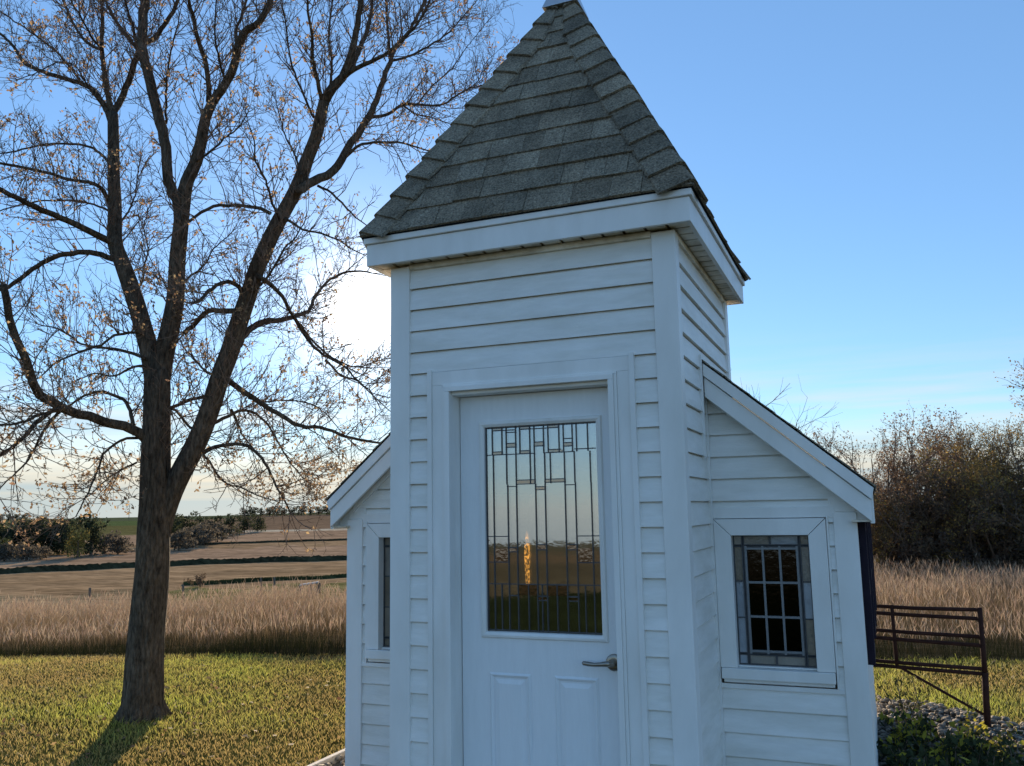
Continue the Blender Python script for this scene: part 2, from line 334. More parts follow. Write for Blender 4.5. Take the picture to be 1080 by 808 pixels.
mb.poly(*[c-(0,0,.002) for c in cs[::-1]])
for i in range(4): shingle_face(mb, cs[i], cs[(i+1)%4], AX, AX, EXP)
roof = mb.build('steeple_roof', M['shingle'], chapel)
for i in range(4):
    mb = MB(); c = cs[i]; nx = cs[(i+1)%4]; pv = cs[(i-1)%4]; hip = AX-c; HL = np.linalg.norm(hip); hd = hip/HL
    def wing(o):
        e = (o-c)/np.linalg.norm(o-c); d = e-hd*np.dot(e, hd); return d/np.linalg.norm(d)
    wa, wb = wing(nx), wing(pv); nn = np.cross(wing(nx), hd); na = np.cross((nx-c), hip); na /= np.linalg.norm(na); nb = np.cross(hip, (pv-c)); nb /= np.linalg.norm(nb)
    nm = (na+nb)/np.linalg.norm(na+nb)
    k = 0; d0 = .0
    while d0 < HL-.10:
        d1 = min(d0+.20, HL-.02); wd = .150*random.uniform(.96, 1.04); wd0 = min(wd, (HL-d0)*.30); wd1 = min(wd, (HL-d1)*.30)
        mb.cur = shingle_col(); mb.cur = tuple(v*1.05 for v in mb.cur)
        lf = .026+random.uniform(0, .008); th = .016
        def row(d, l, W): b = c+hd*d; return [b+wa*W+na*l, b+wa*W*.12+nm*(l+.010)-nm*.004, b+wb*W*.12+nm*(l+.010)-nm*.004, b+wb*W+nb*l]
        jj = random.uniform(-.008, .008) if k else .02
        lo, hi = row(max(0, d0+jj), lf, wd0), row(d1, .008, wd1); dn = [q-nm*th for q in row(max(0, d0+jj), lf, wd0)]; dh = [q-nm*th for q in row(d1, .008, wd1)]
        for q in range(3):
            mb.poly(lo[q+1], lo[q], hi[q], hi[q+1]); mb.poly(lo[q], lo[q+1], dn[q+1], dn[q])
        mb.poly(lo[0], dn[0], dh[0], hi[0]); mb.poly(dn[3], lo[3], hi[3], dh[3])
        d0 += EXP*.98; k += 1
    mb.build('hip_cap', M['shingle'], roof)
mb = MB(); h = .18; zt = AX[2]-.142
mb.hexa([(AX[0]-h*.62, AX[1]-h*.66, zt), (AX[0]+h*.62, AX[1]-h*.66, zt), (AX[0]+h*.62, AX[1]+h*.66, zt), (AX[0]-h*.62, AX[1]+h*.66, zt)], [(AX[0]-.012, AX[1]-.012, zt+.30), (AX[0]+.012, AX[1]-.012, zt+.30), (AX[0]+.012, AX[1]+.012, zt+.30), (AX[0]-.012, AX[1]+.012, zt+.30)])
mb.build('apex_cap', M['metal_cap'], roof, bevel=.004)
# nave roof
xe = XN+RO; yf = S-RO-.016; yb = NB+RO
mb = MB()
for sx in (1, -1):
    e0_ = (sx*(xe+.015), rake_z(xe+.015)+.006)
    mb.cur = (.05, .05, .05)
    lo = [(0, yf, RZ-.004), (sx*xe, yf, rake_z(xe)-.004), (sx*xe, yb, rake_z(xe)-.004), (0, yb, RZ-.004)]
    if sx > 0: shingle_face(mb, (e0_[0], yf, e0_[1]), (e0_[0], yb, e0_[1]), (0, yf, RZ+.006), (0, yb, RZ+.006), .145, .45)
    else: shingle_face(mb, (e0_[0], yb, e0_[1]), (e0_[0], yf, e0_[1]), (0, yb, RZ+.006), (0, yf, RZ+.006), .145, .45)
    mb.poly(*lo)
nroof = mb.build('gable_roof', M['shingle'], chapel)
for sx in (1, -1):
    def par(mb, xa, xb, ya, yb_, dz0, dz1, cut=0):        # sloped board between x=xa..xb, hanging dz0..dz1 below the roof line
        q = [(sx*xa, rake_z(xa)-dz1), (sx*xb, rake_z(xb)-dz1), (sx*(xb+cut), rake_z(xb+cut)-dz0), (sx*xa, rake_z(xa)-dz0)]
        if sx < 0: q = [q[1], q[0], q[3], q[2]]
        mb.hexa([(p[0], ya, p[1]) for p in q][::1], [(p[0], yb_, p[1]) for p in q])
    xin = W2+.026
    mb = MB(); par(mb, xin, xe-.012, S-RO, S-RO+.02, .076, .178); rk = mb.build('rake_board', M['trim'], chapel, bevel=.003)
    mb = MB(); par(mb, xin, xe-.008, S-RO-.014, S-RO+.018, .006, .072, .014); mb.build('drip_edge', M['trim'], rk, bevel=.003)
    mb = MB(); par(mb, xin, xe-.03, S-RO+.021, S-.001, .145, .152); mb.build('soffit', M['soffit'], chapel)
    mb = MB(); par(mb, xin, XN-.02, S-.030, S-.0015, .153, .185); mb.build('frieze_trim', M['trim'], chapel, bevel=.002)
    # eave fascia and box end
    x0, x1 = sorted((sx*(xe-.02), sx*xe)); zz = rake_z(xe)
    mb = MB(); mb.box(x0, x1, S-RO+.021, NB+RO-.02, zz-.176, zz-.02); mb.build('fascia', M['trim'], chapel, bevel=.003)
    q = [(XN-.10, rake_z(xe)-.160), (xe-.021, rake_z(xe)-.160), (xe-.021, rake_z(xe-.021)-.03), (XN-.10, rake_z(XN-.10)-.03)]; q = [(sx*a, b) for a, b in q]; q = q if sx > 0 else q[::-1]
    mb = MB(); mb.hexa([(p[0], S-.012, p[1]) for p in q], [(p[0], S+.01, p[1]) for p in q]); mb.build('eave_return', M['trim'], chapel, bevel=.002)
    x0, x1 = sorted((sx*(XN+.001), sx*(xe-.021))); mb = MB(); n = 40; ya, yb2 = S-RO+.022, NB+RO-.03
    for i in range(n): d = (yb2-ya)/n; mb.box(x0, x1, ya+i*d+.003, ya+(i+1)*d-.003, zz-.168, zz-.158)
    mb.build('soffit', M['soffit'], chapel)
    mb = MB(); par(mb, 0, xe-.012, NB+RO-.02, NB+RO, .006, .178); mb.build('rake_board', M['trim'], chapel, bevel=.003)
# leaded windows in the nave front
for sx in (1, -1):
    def bx(mb, x0, x1, ya, yb_, z0, z1): a, b = sorted((sx*x0, sx*x1)); mb.box(a, b, ya, yb_, z0, z1)
    ox0, ox1, oz0, oz1 = .834, 1.203, .885, 1.517; tx0, tx1, tz1 = .752, 1.286, 1.598
    mb = MB()                                            # mitred flat casing
    o = [(tx0, .878), (tx1, .878), (tx1, tz1), (tx0, tz1)]
    yf_, yk = S-.034, S+.06
    def slab(q): 
        q = [(sx*a, b) for a, b in q]; q = q if sx > 0 else q[::-1]
        mb.hexa([(p[0], yf_, p[1]) for p in q], [(p[0], yk, p[1]) for p in q])
    g = .0012
    slab([(tx0, .878), (ox0, .878), (ox0, oz1-g), (tx0, tz1-g*2)]); slab([(ox1, .878), (tx1, .878), (tx1, tz1-g*2), (ox1, oz1-g)]); slab([(tx0+g, tz1), (ox0+g, oz1), (ox1-g, oz1), (tx1-g, tz1)])
    win = mb.build('window', M['trim'], chapel, bevel=.002)
    mb = MB(); bx(mb, tx0+.005, tx1-.002, S-.048, S+.06, .826, .8765); bx(mb, tx0+.012, tx1-.008, S-.026, S, .806, .8255); bx(mb, ox0, ox1, S+.0, S+.06, .8775, oz0); mb.build('sill', M['trim'], win, bevel=.003)
    mb = MB(); bx(mb, tx1+.002, 1.298, S-.026, S, .80, tz1+.012); bx(mb, .7505-.008, .7505, S-.026, S, .80, tz1+.012); bx(mb, .742, 1.33, S-.020, S, .777, .7995); bx(mb, .742, 1.33, S-.018, S, tz1+.003, 1.655)
    mb.build('channel_trim', M['trim'], win, bevel=.002)
    YP = S+.035; pw, ph = ox1-ox0, oz1-oz0
    X = lambda f: ox0+f*pw; Zf = lambda f: oz1-f*ph
    mb = MB(); bx(mb, ox0, ox1, YP, YP+.005, oz0, oz1); mb.build('glass_pane', M['dark_pane'], win)
    mb = MB(); cb = .125; ct = .080
    def piece(a, b, c, d):
        k = random.uniform(.7, 1.2); q = random.choice(((.30,.25,.19),(.26,.23,.19),(.34,.37,.40),(.22,.18,.13))); mb.cur = tuple(k*v for v in q); bx(mb, X(a)+.002, X(b)-.002, YP-.005, YP-.0005, Zf(d)+.002, Zf(c)-.002)
    for (a, b) in ((0, cb), (1-cb, 1)):
        for (c, d) in ((0, ct), (ct, .36), (.36, .64), (.64, 1-ct), (1-ct, 1)): piece(a, b, c, d)
    for (c, d) in ((0, ct), (1-ct, 1)):
        piece(cb, .49, c, d); piece(.49, 1-cb, c, d)
    mb.build('opal_glass', M['opal'], win)
    mb = MB(); cw = .009
    def vc(f, a, b, wd): bx(mb, X(f)-wd/2, X(f)+wd/2, YP-.012, YP-.0002, Zf(b), Zf(a))
    def hc(f, a, b, wd): bx(mb, X(a), X(b), YP-.0115, YP-.0003, Zf(f)-wd/2, Zf(f)+wd/2)
    for f in (.006, cb, 1-cb, .994): vc(f, 0, 1, .009)
    for f in (.004, ct, 1-ct, .996): hc(f, 0, 1, .009)
    vc(.49, 0, ct, .009); vc(.49, 1-ct, 1, .009)
    for f in (.36, .64): hc(f, 0, cb, .006); hc(f, 1-cb, 1, .006)
    mb.build('lead_came', M['came'], win)
    mb = MB(); a, b, c, d = cb+.042, 1-cb-.042, ct+.026, 1-ct-.026
    for i in range(4): vc(a+(b-a)*i/3, c-.02, d+.02, .0105)
    for i in range(4): hc(c+(d-c)*i/3, a-.04, b+.04, .0105)
    mb.build('zinc_came', M['came_light'], win)
    mb = MB(); vc(a-.026, 0, 1, .008); vc(b+.026, 0, 1, .008); hc(c-.018, 0, 1, .008); hc(d+.018, 0, 1, .008); mb.build('lead_came', M['came'], win)
    # shutters on the side wall
    for ish, ys in enumerate((S+.09, S+.98, S+1.52, S+2.41)):
        x0, x1 = sorted((sx*(XN+.021), sx*(XN+.058+.006*ish))); mb = MB(); z0, z1 = .90, 1.585; wd = .36
        mb.box(x0, x1, ys, ys+.045, z0, z1); mb.box(x0, x1, ys+wd-.045, ys+wd, z0, z1); 
        for (za, zb_) in ((z0, z0+.06), (z1-.06, z1), ((z0+z1)/2-.03, (z0+z1)/2+.03)): mb.box(x0, x1, ys+.0455, ys+wd-.0455, za, zb_)
        for i in range(21):
            z = z0+.07+i*(z1-z0-.13)/21; mb.hexa([(sx*(XN+.025), ys+.0455, z+.012), (sx*(XN+.054), ys+.0455, z), (sx*(XN+.054), ys+wd-.0455, z), (sx*(XN+.025), ys+wd-.0455, z+.012)], [(sx*(XN+.025), ys+.0455, z+.018), (sx*(XN+.054), ys+.0455, z+.006), (sx*(XN+.054), ys+wd-.0455, z+.006), (sx*(XN+.025), ys+wd-.0455, z+.018)])
        mb.build('shutter', M['shutter'], chapel, bevel=.003)
# inside: a stand with a glowing lamp candle
st = thing('candle_stand', 'dark wooden candle stand inside the chapel behind the door glass', 'stand', (-.376, .9, .09))
mb = MB(); mb.box(-.53, -.22, .78, 1.02, 1.18, 1.21); mb.build('stand_top', M['dark_wood'], st, bevel=.004)
mb = MB(); mb.tube([(-.376,.9,.115),(-.376,.9,.7),(-.376,.9,1.18)], [.035,.022,.035], 14); mb.build('stand_column', M['dark_wood'], st)
mb = MB(); mb.box(-.50, -.25, .80, 1.0, .09, .115); mb.build('stand_foot', M['dark_wood'], st, bevel=.004)
cd = thing('candle_lamp', 'tall slim lamp glowing gold behind the leaded door glass', 'lamp', (-.376, .9, 1.21))
m = bpy.data.materials.new('candle_glow'); m.use_nodes = True; N = m.node_tree.nodes; L = m.node_tree.links
em = N.new('ShaderNodeEmission'); em.inputs[0].default_value = (1, .50, .10, 1); tc = N.new('ShaderNodeTexCoord'); nz = N.new('ShaderNodeTexNoise'); nz.inputs['Scale'].default_value = 85; nz.inputs['Detail'].default_value = 2; nz.inputs['Roughness'].default_value = .6
rp = N.new('ShaderNodeMapRange'); rp.inputs[1].default_value = .44; rp.inputs[2].default_value = .62; rp.inputs[3].default_value = .06; rp.inputs[4].default_value = 2.4  # speckle from the bumpy door glass, put into the emission
L.new(tc.outputs['Object'], nz.inputs['Vector']); L.new(nz.outputs['Fac'], rp.inputs[0]); L.new(rp.outputs[0], em.inputs[1]); L.new(em.outputs[0], N['Material Output'].inputs[0]); M['glow'] = m
mb = MB(); mb.tube([(-.376,.9,1.235),(-.376,.9,1.30),(-.376,.9,1.40),(-.376,.9,1.47)], [.011,.014,.018,.015], 14); mb.tube([(-.376,.9,1.472),(-.376,.9,1.50),(-.376,.9,1.545)], [.007,.010,.002], 10); mb.build('glowing_glass', M['glow'], cd, smooth=True)
mb = MB(); mb.tube([(-.376,.9,1.211),(-.376,.9,1.22),(-.376,.9,1.236)], [.05,.045,.02], 16); mb.build('lamp_base', M['nickel'], cd, smooth=True)

# ------------------------------------------------------------------ terrain
def sstep(a, b, x): t = np.clip((x-a)/(b-a), 0, 1); return t*t*(3-2*t)
def mow(x, y): return (y-5.9-.22*x)/1.024                        # >0: beyond the mown lawn
def terr(x, y):
    x = np.asarray(x, float); y = np.asarray(y, float)
    dx, dy = x-CAM[0], y-CAM[1]; r = np.hypot(dx, dy); az = np.degrees(np.arctan2(dx, dy))
    zl = np.interp(r, [0,11.5,13,16,20,26,35,50,65,85,100,130,160,250,400,800,1500,4000], [0,0,-.06,-.35,-.75,-1.1,-1.15,-1.3,-1.4,-1.45,-1.3,-1.2,-1.0,-.6,0,1.2,1.5,1.0])
    zr = np.interp(r, [0,10.5,25,60,300,4000], [0,0,-.52,-.9,-1.2,-1.5])
    wr = sstep(-28, -10, az); zf = zl*(1-wr)+zr*wr
    back = sstep(60, 100, np.abs(az+20)); zb = np.interp(r, [0,12,60,100,300,4000,9000], [0,0,-2.4,-5.6,-15,-150,-340])
    z = zf*(1-back)+zb*back
    hill = sstep(-42, -38, az)*sstep(-22, -30, az)*sstep(200, 420, r)*sstep(3000, 900, r)*1.2
    return z + hill + .03*np.sin(x*.9+y*.4)*np.sin(y*.7)*sstep(6, 9, r)
def lerp3(a, b, t): return np.asarray(a)*(1-t[..., None])+np.asarray(b)*t[..., None]
rr = np.concatenate([[0], np.linspace(1.5, 70, 150), np.geomspace(71, 9000, 130)]); aa = np.radians(np.concatenate([np.linspace(-75, 25, 260), np.linspace(27, 283, 90)]))
Rg, Ag = np.meshgrid(rr, aa, indexing='ij'); X = CAM[0]+Rg*np.sin(Ag); Y = CAM[1]+Rg*np.cos(Ag); Zg = terr(X, Y)
az = np.degrees(Ag); az = np.where(az > 180, az-360, az); d = mow(X, Y)
wob = 1.2*np.sin(az*1.3)+.8*np.sin(az*3.1+1)
C = np.zeros(X.shape+(3,))+np.array((.085, .085, .026))            # lawn soil and thatch
tall_c = np.array((.13, .095, .05)); stub = np.array((.37, .25, .14)); stub2 = np.array((.42, .285, .18)); olive = np.array((.20, .185, .075)); dull = np.array((.33, .25, .145))
front = (np.abs(az+25) < 90)
def put(mask, c): 
    C[mask] = c
put(front & (d > 0), tall_c)
left = front & (az < -12)
put(left & (Rg > 25+wob*.4), dull); put(left & (Rg > 30+wob*.4) & (Rg < 37+wob*.8) & (az > -46), olive)
put(left & (Rg > 37+wob), stub); put(left & (Rg > 62), stub2*.96); put(left & (Rg > 88+wob*2), stub); put(left & (Rg > 104+wob*2), stub2)
put(left & (Rg > 146) & (Rg < 158) & (az > -43), (.62, .54, .40)); put(left & (Rg > 158), stub2*.62); put(left & (Rg > 150) & (az < -43), olive*.8); put(left & (Rg > 260) & (az < -44), (.12, .155, .06))
put(left & (Rg > 420), (.12, .14, .075)); put(front & (az >= -12) & (Rg > 26), (.13, .11, .05))
bk = ~front; put(bk & (Rg <= 10.5), (.040, .048, .016)); put(bk & (Rg > 10.5), (.20, .145, .07)); put(bk & (Rg > 60), (.30, .19, .09)); put(bk & (Rg > 400), (.20, .16, .08))  # nearest zone behind the camera: tree shade put into the lawn colour
n0, n1 = X.shape; idx = np.arange(n0*n1).reshape(n0, n1); nxt = np.roll(idx, -1, axis=1)
F = np.stack([idx[:-1], idx[1:], nxt[1:], nxt[:-1]], -1).reshape(-1, 4)
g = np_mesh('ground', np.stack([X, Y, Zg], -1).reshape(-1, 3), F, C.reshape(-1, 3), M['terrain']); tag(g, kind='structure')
g.data.polygons.foreach_set('use_smooth', [True]*len(g.data.polygons))
# shaded terrace banks across the field
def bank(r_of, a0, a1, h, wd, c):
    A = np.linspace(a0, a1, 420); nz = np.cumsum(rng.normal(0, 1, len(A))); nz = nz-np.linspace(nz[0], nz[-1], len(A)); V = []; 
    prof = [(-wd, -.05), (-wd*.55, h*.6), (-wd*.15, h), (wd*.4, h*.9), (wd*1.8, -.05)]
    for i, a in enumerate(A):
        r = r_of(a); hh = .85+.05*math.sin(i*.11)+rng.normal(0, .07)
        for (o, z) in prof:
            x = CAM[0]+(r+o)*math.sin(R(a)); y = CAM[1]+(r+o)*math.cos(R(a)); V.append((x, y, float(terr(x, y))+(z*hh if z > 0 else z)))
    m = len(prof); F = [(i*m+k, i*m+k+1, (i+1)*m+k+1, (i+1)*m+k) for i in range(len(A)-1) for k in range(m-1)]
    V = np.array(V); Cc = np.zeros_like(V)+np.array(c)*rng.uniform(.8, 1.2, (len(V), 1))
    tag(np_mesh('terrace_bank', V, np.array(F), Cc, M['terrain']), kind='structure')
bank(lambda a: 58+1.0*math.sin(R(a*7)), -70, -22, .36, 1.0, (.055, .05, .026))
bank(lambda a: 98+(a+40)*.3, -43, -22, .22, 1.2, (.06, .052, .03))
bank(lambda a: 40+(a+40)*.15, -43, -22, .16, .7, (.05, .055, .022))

# ------------------------------------------------------------------ grass
def blades(px, py, h, wd, lean, cbase, ctip, segs=2, zoff=0.0):
    n = len(px); th = rng.uniform(0, 2*math.pi, n); ph = rng.uniform(0, 2*math.pi, n); z0 = terr(px, py)+zoff
    ux, uy = np.cos(th)*wd/2, np.sin(th)*wd/2; lx, ly = np.cos(ph)*lean*h, np.sin(ph)*lean*h
    P = lambda t, s, ww: np.stack([px+lx*t*t+ux*ww*s, py+ly*t*t+uy*ww*s, z0+h*t], -1)
    V = np.stack([P(0, -1, 1), P(0, 1, 1), P(.55, 1, .8), P(.55, -1, .8), P(1, .15, 1), P(1, -.15, 1)], 1)
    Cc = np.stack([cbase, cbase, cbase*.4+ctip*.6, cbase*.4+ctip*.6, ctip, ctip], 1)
    i = np.arange(n)[:, None]*6; F = np.concatenate([i+np.array([[0, 1, 2, 3]]), i+np.array([[3, 2, 4, 5]])], 0)
    return V.reshape(-1, 3), F, Cc.reshape(-1, 3)
def patchy(x, y): return .42+.38*np.sin(x*.63+1.1*np.sin(y*.9))*np.sin(y*.83+.8*np.sin(x*.7)+1)+.25*np.sin(x*1.7+y*.9+1)+.25*np.sin(y*2.3-x*.8)+.2*np.sin(x*4.1+2)*np.sin(y*3.7)
def in_bed(x, y): return (np.abs(x) < 1.93) & (y < 4.3) & (y > -1.2) | ((x > 1.3) & (x < 3.0+.15*np.sin(y*1.3)) & (y > -1) & (y < 4.32-.55*np.clip((x-1.6)/.82, 0, 3)**1.5))
n = 460000; a = np.radians(rng.uniform(-78, 42, n)); r = np.sqrt(rng.uniform(4.6**2, 14.2**2, n)); x = CAM[0]+r*np.sin(a); y = CAM[1]+r*np.cos(a)
k = (mow(x, y) < .05+.15*rng.random(n)) & ~in_bed(x, y) & ~((np.abs(x) < 1.5) & (y > 0) & (y < 3.7)); x, y = x[k], y[k]; n = len(x)
p = patchy(x, y)+rng.normal(0, .20, n); t = np.clip(p, 0, 1)
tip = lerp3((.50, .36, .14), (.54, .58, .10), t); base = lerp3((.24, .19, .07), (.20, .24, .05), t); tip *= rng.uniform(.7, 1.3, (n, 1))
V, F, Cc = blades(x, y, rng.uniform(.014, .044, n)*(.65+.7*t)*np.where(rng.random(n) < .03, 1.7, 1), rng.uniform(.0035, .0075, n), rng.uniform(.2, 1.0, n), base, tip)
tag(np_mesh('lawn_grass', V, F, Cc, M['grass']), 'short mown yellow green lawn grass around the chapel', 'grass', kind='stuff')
n = 900; a = np.radians(rng.uniform(-60, 14, n)); r = np.sqrt(rng.uniform(5.5**2, 12**2, n)); x = CAM[0]+r*np.sin(a); y = CAM[1]+r*np.cos(a); x[:260] = -4.27+rng.normal(0, 1.0, 260); y[:260] = 1.9+rng.normal(0, 1.0, 260)
k = (mow(x, y) < 0) & ~in_bed(x, y) & ~((np.abs(x) < 1.5) & (y > 0) & (y < 3.7)); x, y = x[k], y[k]; n = len(x); a = rng.normal(0, 1, (n, 3))*np.array((1, 1, .35)); a /= np.linalg.norm(a, axis=1)[:, None]; b = np.cross(a, np.array((0, 0, 1.))+rng.normal(0, .3, (n, 3))); sz = rng.uniform(.02, .045, (n, 1)); P_ = np.stack([x, y, terr(x, y)+rng.uniform(.025, .05, n)], -1)
V = np.stack([P_-a*sz*.6, P_+b*sz*.35, P_+a*sz*.6, P_-b*sz*.35], 1).reshape(-1, 3); tag(np_mesh('fallen_leaves', V, np.arange(n*4).reshape(-1, 4), np.repeat(lerp3((.20, .11, .06), (.36, .25, .12), rng.random(n)), 4, 0), M['leaf']), 'fallen brown leaves scattered over the mown lawn', 'leaves', kind='stuff')
# tall dry grass beyond the mown edge
n = 230000; a = np.radians(rng.uniform(-76, 40, n)); r = np.sqrt(rng.uniform(8.0**2, 27.**2, n)); x = CAM[0]+r*np.sin(a); y = CAM[1]+r*np.cos(a); d = mow(x, y); azd = np.degrees(a)
k = (d > 0) & ((d < 11+3*np.sin(azd*.8)) | (azd > -12)) & (rng.random(n) < np.clip(1.25-d*.06, .35, 1)); x, y, d = x[k], y[k], d[k]
# a denser first metre
m = 34000; xe_ = rng.uniform(-24, 13, m); de = np.abs(rng.normal(0, .45, m)); x = np.append(x, xe_); y = np.append(y, 5.9+.22*xe_+de*1.024); d = np.append(d, de); n = len(x)
edge = np.clip(.16+.21*d+.05*np.sin(x*2.1)+.04*np.sin(x*5.3+1), .12, 1); h = rng.uniform(.40, .70, n)*edge*(1+.16*np.sin(x*.9)*np.sin(y*.8+x*.3)+.12*np.sin(x*2.7+y*1.1)*np.sin(y*2.3))*np.where(rng.random(n) < .04, 1.22, 1)
t = rng.random(n); ctip = lerp3((.33, .21, .135), (.37, .27, .15), t)*rng.uniform(.7, 1.25, (n, 1)); cbase = lerp3((.012, .018, .006), (.07, .055, .024), np.clip(d/2.6+rng.normal(0, .2, n), 0, 1)); lo_ = (d < np.where(x > 0, 1.4, .95)+rng.normal(0, .35, n)+.2*np.sin(x*3.1))[:, None]; ctip = np.where(lo_, lerp3((.012, .018, .006), (.05, .045, .018), np.clip(rng.normal(.3, .3, n), 0, 1)), ctip)  # front edge and stem bases coloured near black, a painted shadow band
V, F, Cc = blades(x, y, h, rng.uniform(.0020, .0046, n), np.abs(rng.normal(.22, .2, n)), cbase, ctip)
# seed heads on top
k = (rng.random(n) < .55) & (d > .7); xs, ys, hs = x[k], y[k], h[k]; q = len(xs); ang = rng.uniform(0, 6.28, q); ln = rng.uniform(.07, .19, q); wd = rng.uniform(.003, .0062, q); lx, ly = rng.normal(0, .05, q), rng.normal(0, .05, q); z0 = terr(xs, ys)+hs*.93
Pq = np.stack([np.stack([xs, ys, z0], -1), np.stack([xs+np.cos(ang)*wd+lx*.5, ys+np.sin(ang)*wd+ly*.5, z0+ln*.5], -1), np.stack([xs+lx, ys+ly, z0+ln], -1), np.stack([xs-np.cos(ang)*wd+lx*.5, ys-np.sin(ang)*wd+ly*.5, z0+ln*.5], -1)], 1).reshape(-1, 3)
cs_ = np.repeat(lerp3((.38, .25, .18), (.48, .37, .245), rng.random(q))*rng.uniform(.7, 1.2, (q, 1)), 4, 0); Fq = np.arange(q*4).reshape(-1, 4)+len(V)
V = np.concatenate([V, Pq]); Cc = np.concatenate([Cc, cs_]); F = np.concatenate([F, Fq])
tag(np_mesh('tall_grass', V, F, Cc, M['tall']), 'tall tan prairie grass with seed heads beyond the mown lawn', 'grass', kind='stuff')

# ------------------------------------------------------------------ rock bed
def ico():
    t = (1+5**.5)/2; v = np.array([(-1,t,0),(1,t,0),(-1,-t,0),(1,-t,0),(0,-1,t),(0,1,t),(0,-1,-t),(0,1,-t),(t,0,-1),(t,0,1),(-t,0,-1),(-t,0,1)], float); v /= np.linalg.norm(v[0])
    f = np.array([(0,11,5),(0,5,1),(0,1,7),(0,7,10),(0,10,11),(1,5,9),(5,11,4),(11,10,2),(10,7,6),(7,1,8),(3,9,4),(3,4,2),(3,2,6),(3,6,8),(3,8,9),(4,9,5),(2,4,11),(6,2,10),(8,6,7),(9,8,1)]); return v, f
iv, if_ = ico()
n = 24000; x = rng.uniform(-1.95, 3.15, n); y = rng.uniform(-1.2, 4.4, n); k = in_bed(x, y) & ~((np.abs(x) < 1.42) & (y > S-.02)) & ~((np.abs(x) < .75) & (y > -.6)); x, y = x[k], y[k]; n = len(x)
sz = rng.uniform(.010, .027, n); V = iv[None]*sz[:, None, None]*rng.uniform(.6, 1.25, (n, 12, 1))*np.array((1.15, 1, .7)); th = rng.uniform(0, 6.28, n)
V = np.stack([V[..., 0]*np.cos(th)[:, None]-V[..., 1]*np.sin(th)[:, None]+x[:, None], V[..., 0]*np.sin(th)[:, None]+V[..., 1]*np.cos(th)[:, None]+y[:, None], V[..., 2]+(terr(x, y)+.012+rng.uniform(0, .03, n)+sz*.3)[:, None]], -1)
cc = lerp3((.15, .13, .105), (.34, .29, .225), rng.random(n))*np.where(rng.random((n, 1)) < .25, .5, 1)
st_ = np_mesh('river_stones', V.reshape(-1, 3), (if_[None]+np.arange(n)[:, None, None]*12).reshape(-1, 3), np.repeat(cc, 12, 0), M['stone']); tag(st_, 'grey and tan river stones in the bed around the chapel', 'stones', kind='stuff')
st_.data.polygons.foreach_set('use_smooth', [True]*len(st_.data.polygons))
mb = MB(); gx = np.linspace(-1.95, 3.2, 60); gy = np.linspace(-1.2, 4.4, 60)
for i in range(59):
    for j in range(59):
        xm, ym = (gx[i]+gx[i+1])/2, (gy[j]+gy[j+1])/2
        if in_bed(np.array(xm), np.array(ym)): mb.poly(*[(a_, b_, float(terr(a_, b_))+.008) for a_, b_ in ((gx[i], gy[j]), (gx[i+1], gy[j]), (gx[i+1], gy[j+1]), (gx[i], gy[j+1]))])
tag(mb.build('gravel_bed', M['gravel']), kind='structure')
mb = MB(); pth = [(-1.97, -1.2), (-1.97, .6), (-1.96, 1.6), (-1.97, 3.0), (-1.95, 4.35), (-1.0, 4.4), (.4, 4.4), (1.4, 4.40)]
for (p, q) in zip(pth[:-1], pth[1:]):
    L_ = math.hypot(q[0]-p[0], q[1]-p[1]); nx_, ny_ = -(q[1]-p[1])/L_*.02, (q[0]-p[0])/L_*.02
    mb.hexa([(p[0]-nx_,p[1]-ny_,-.03),(q[0]-nx_,q[1]-ny_,-.03),(q[0]+nx_,q[1]+ny_,-.03),(p[0]+nx_,p[1]+ny_,-.03)], [(p[0]-nx_,p[1]-ny_,.06),(q[0]-nx_,q[1]-ny_,.06),(q[0]+nx_,q[1]+ny_,.06),(p[0]+nx_,p[1]+ny_,.06)])
tag(mb.build('bed_edging', M['concrete'], bevel=.004), 'pale concrete edging between the lawn and the stone bed', 'edging')

# ------------------------------------------------------------------ plants: generic pieces
def norm(v): return v/(np.linalg.norm(v)+1e-9)
def leafset(P, size, cols, flat=.0):
    """random diamond leaves at P (n,3)"""
    n = len(P); a = rng.normal(0, 1, (n, 3)); a /= np.linalg.norm(a, axis=1)[:, None]; b = np.cross(a, rng.normal(0, 1, (n, 3))); b /= np.linalg.norm(b, axis=1)[:, None]
    s = size if np.ndim(size) else np.full(n, size); s = s[:, None]
    V = np.stack([P-a*s*.5, P+b*s*.3, P+a*s*.6, P-b*s*.3], 1).reshape(-1, 3); return V, np.arange(n*4).reshape(-1, 4), np.repeat(cols, 4, 0)
def twig_curve(p, d, ln, up, jit, n=5):
    pts = [p]; d = norm(d)
    for i in range(n-1):
        d = norm(d + np.array((0, 0, up)) + rng.normal(0, jit, 3)); p = p+d*ln/(n-1); pts.append(p)
    return pts

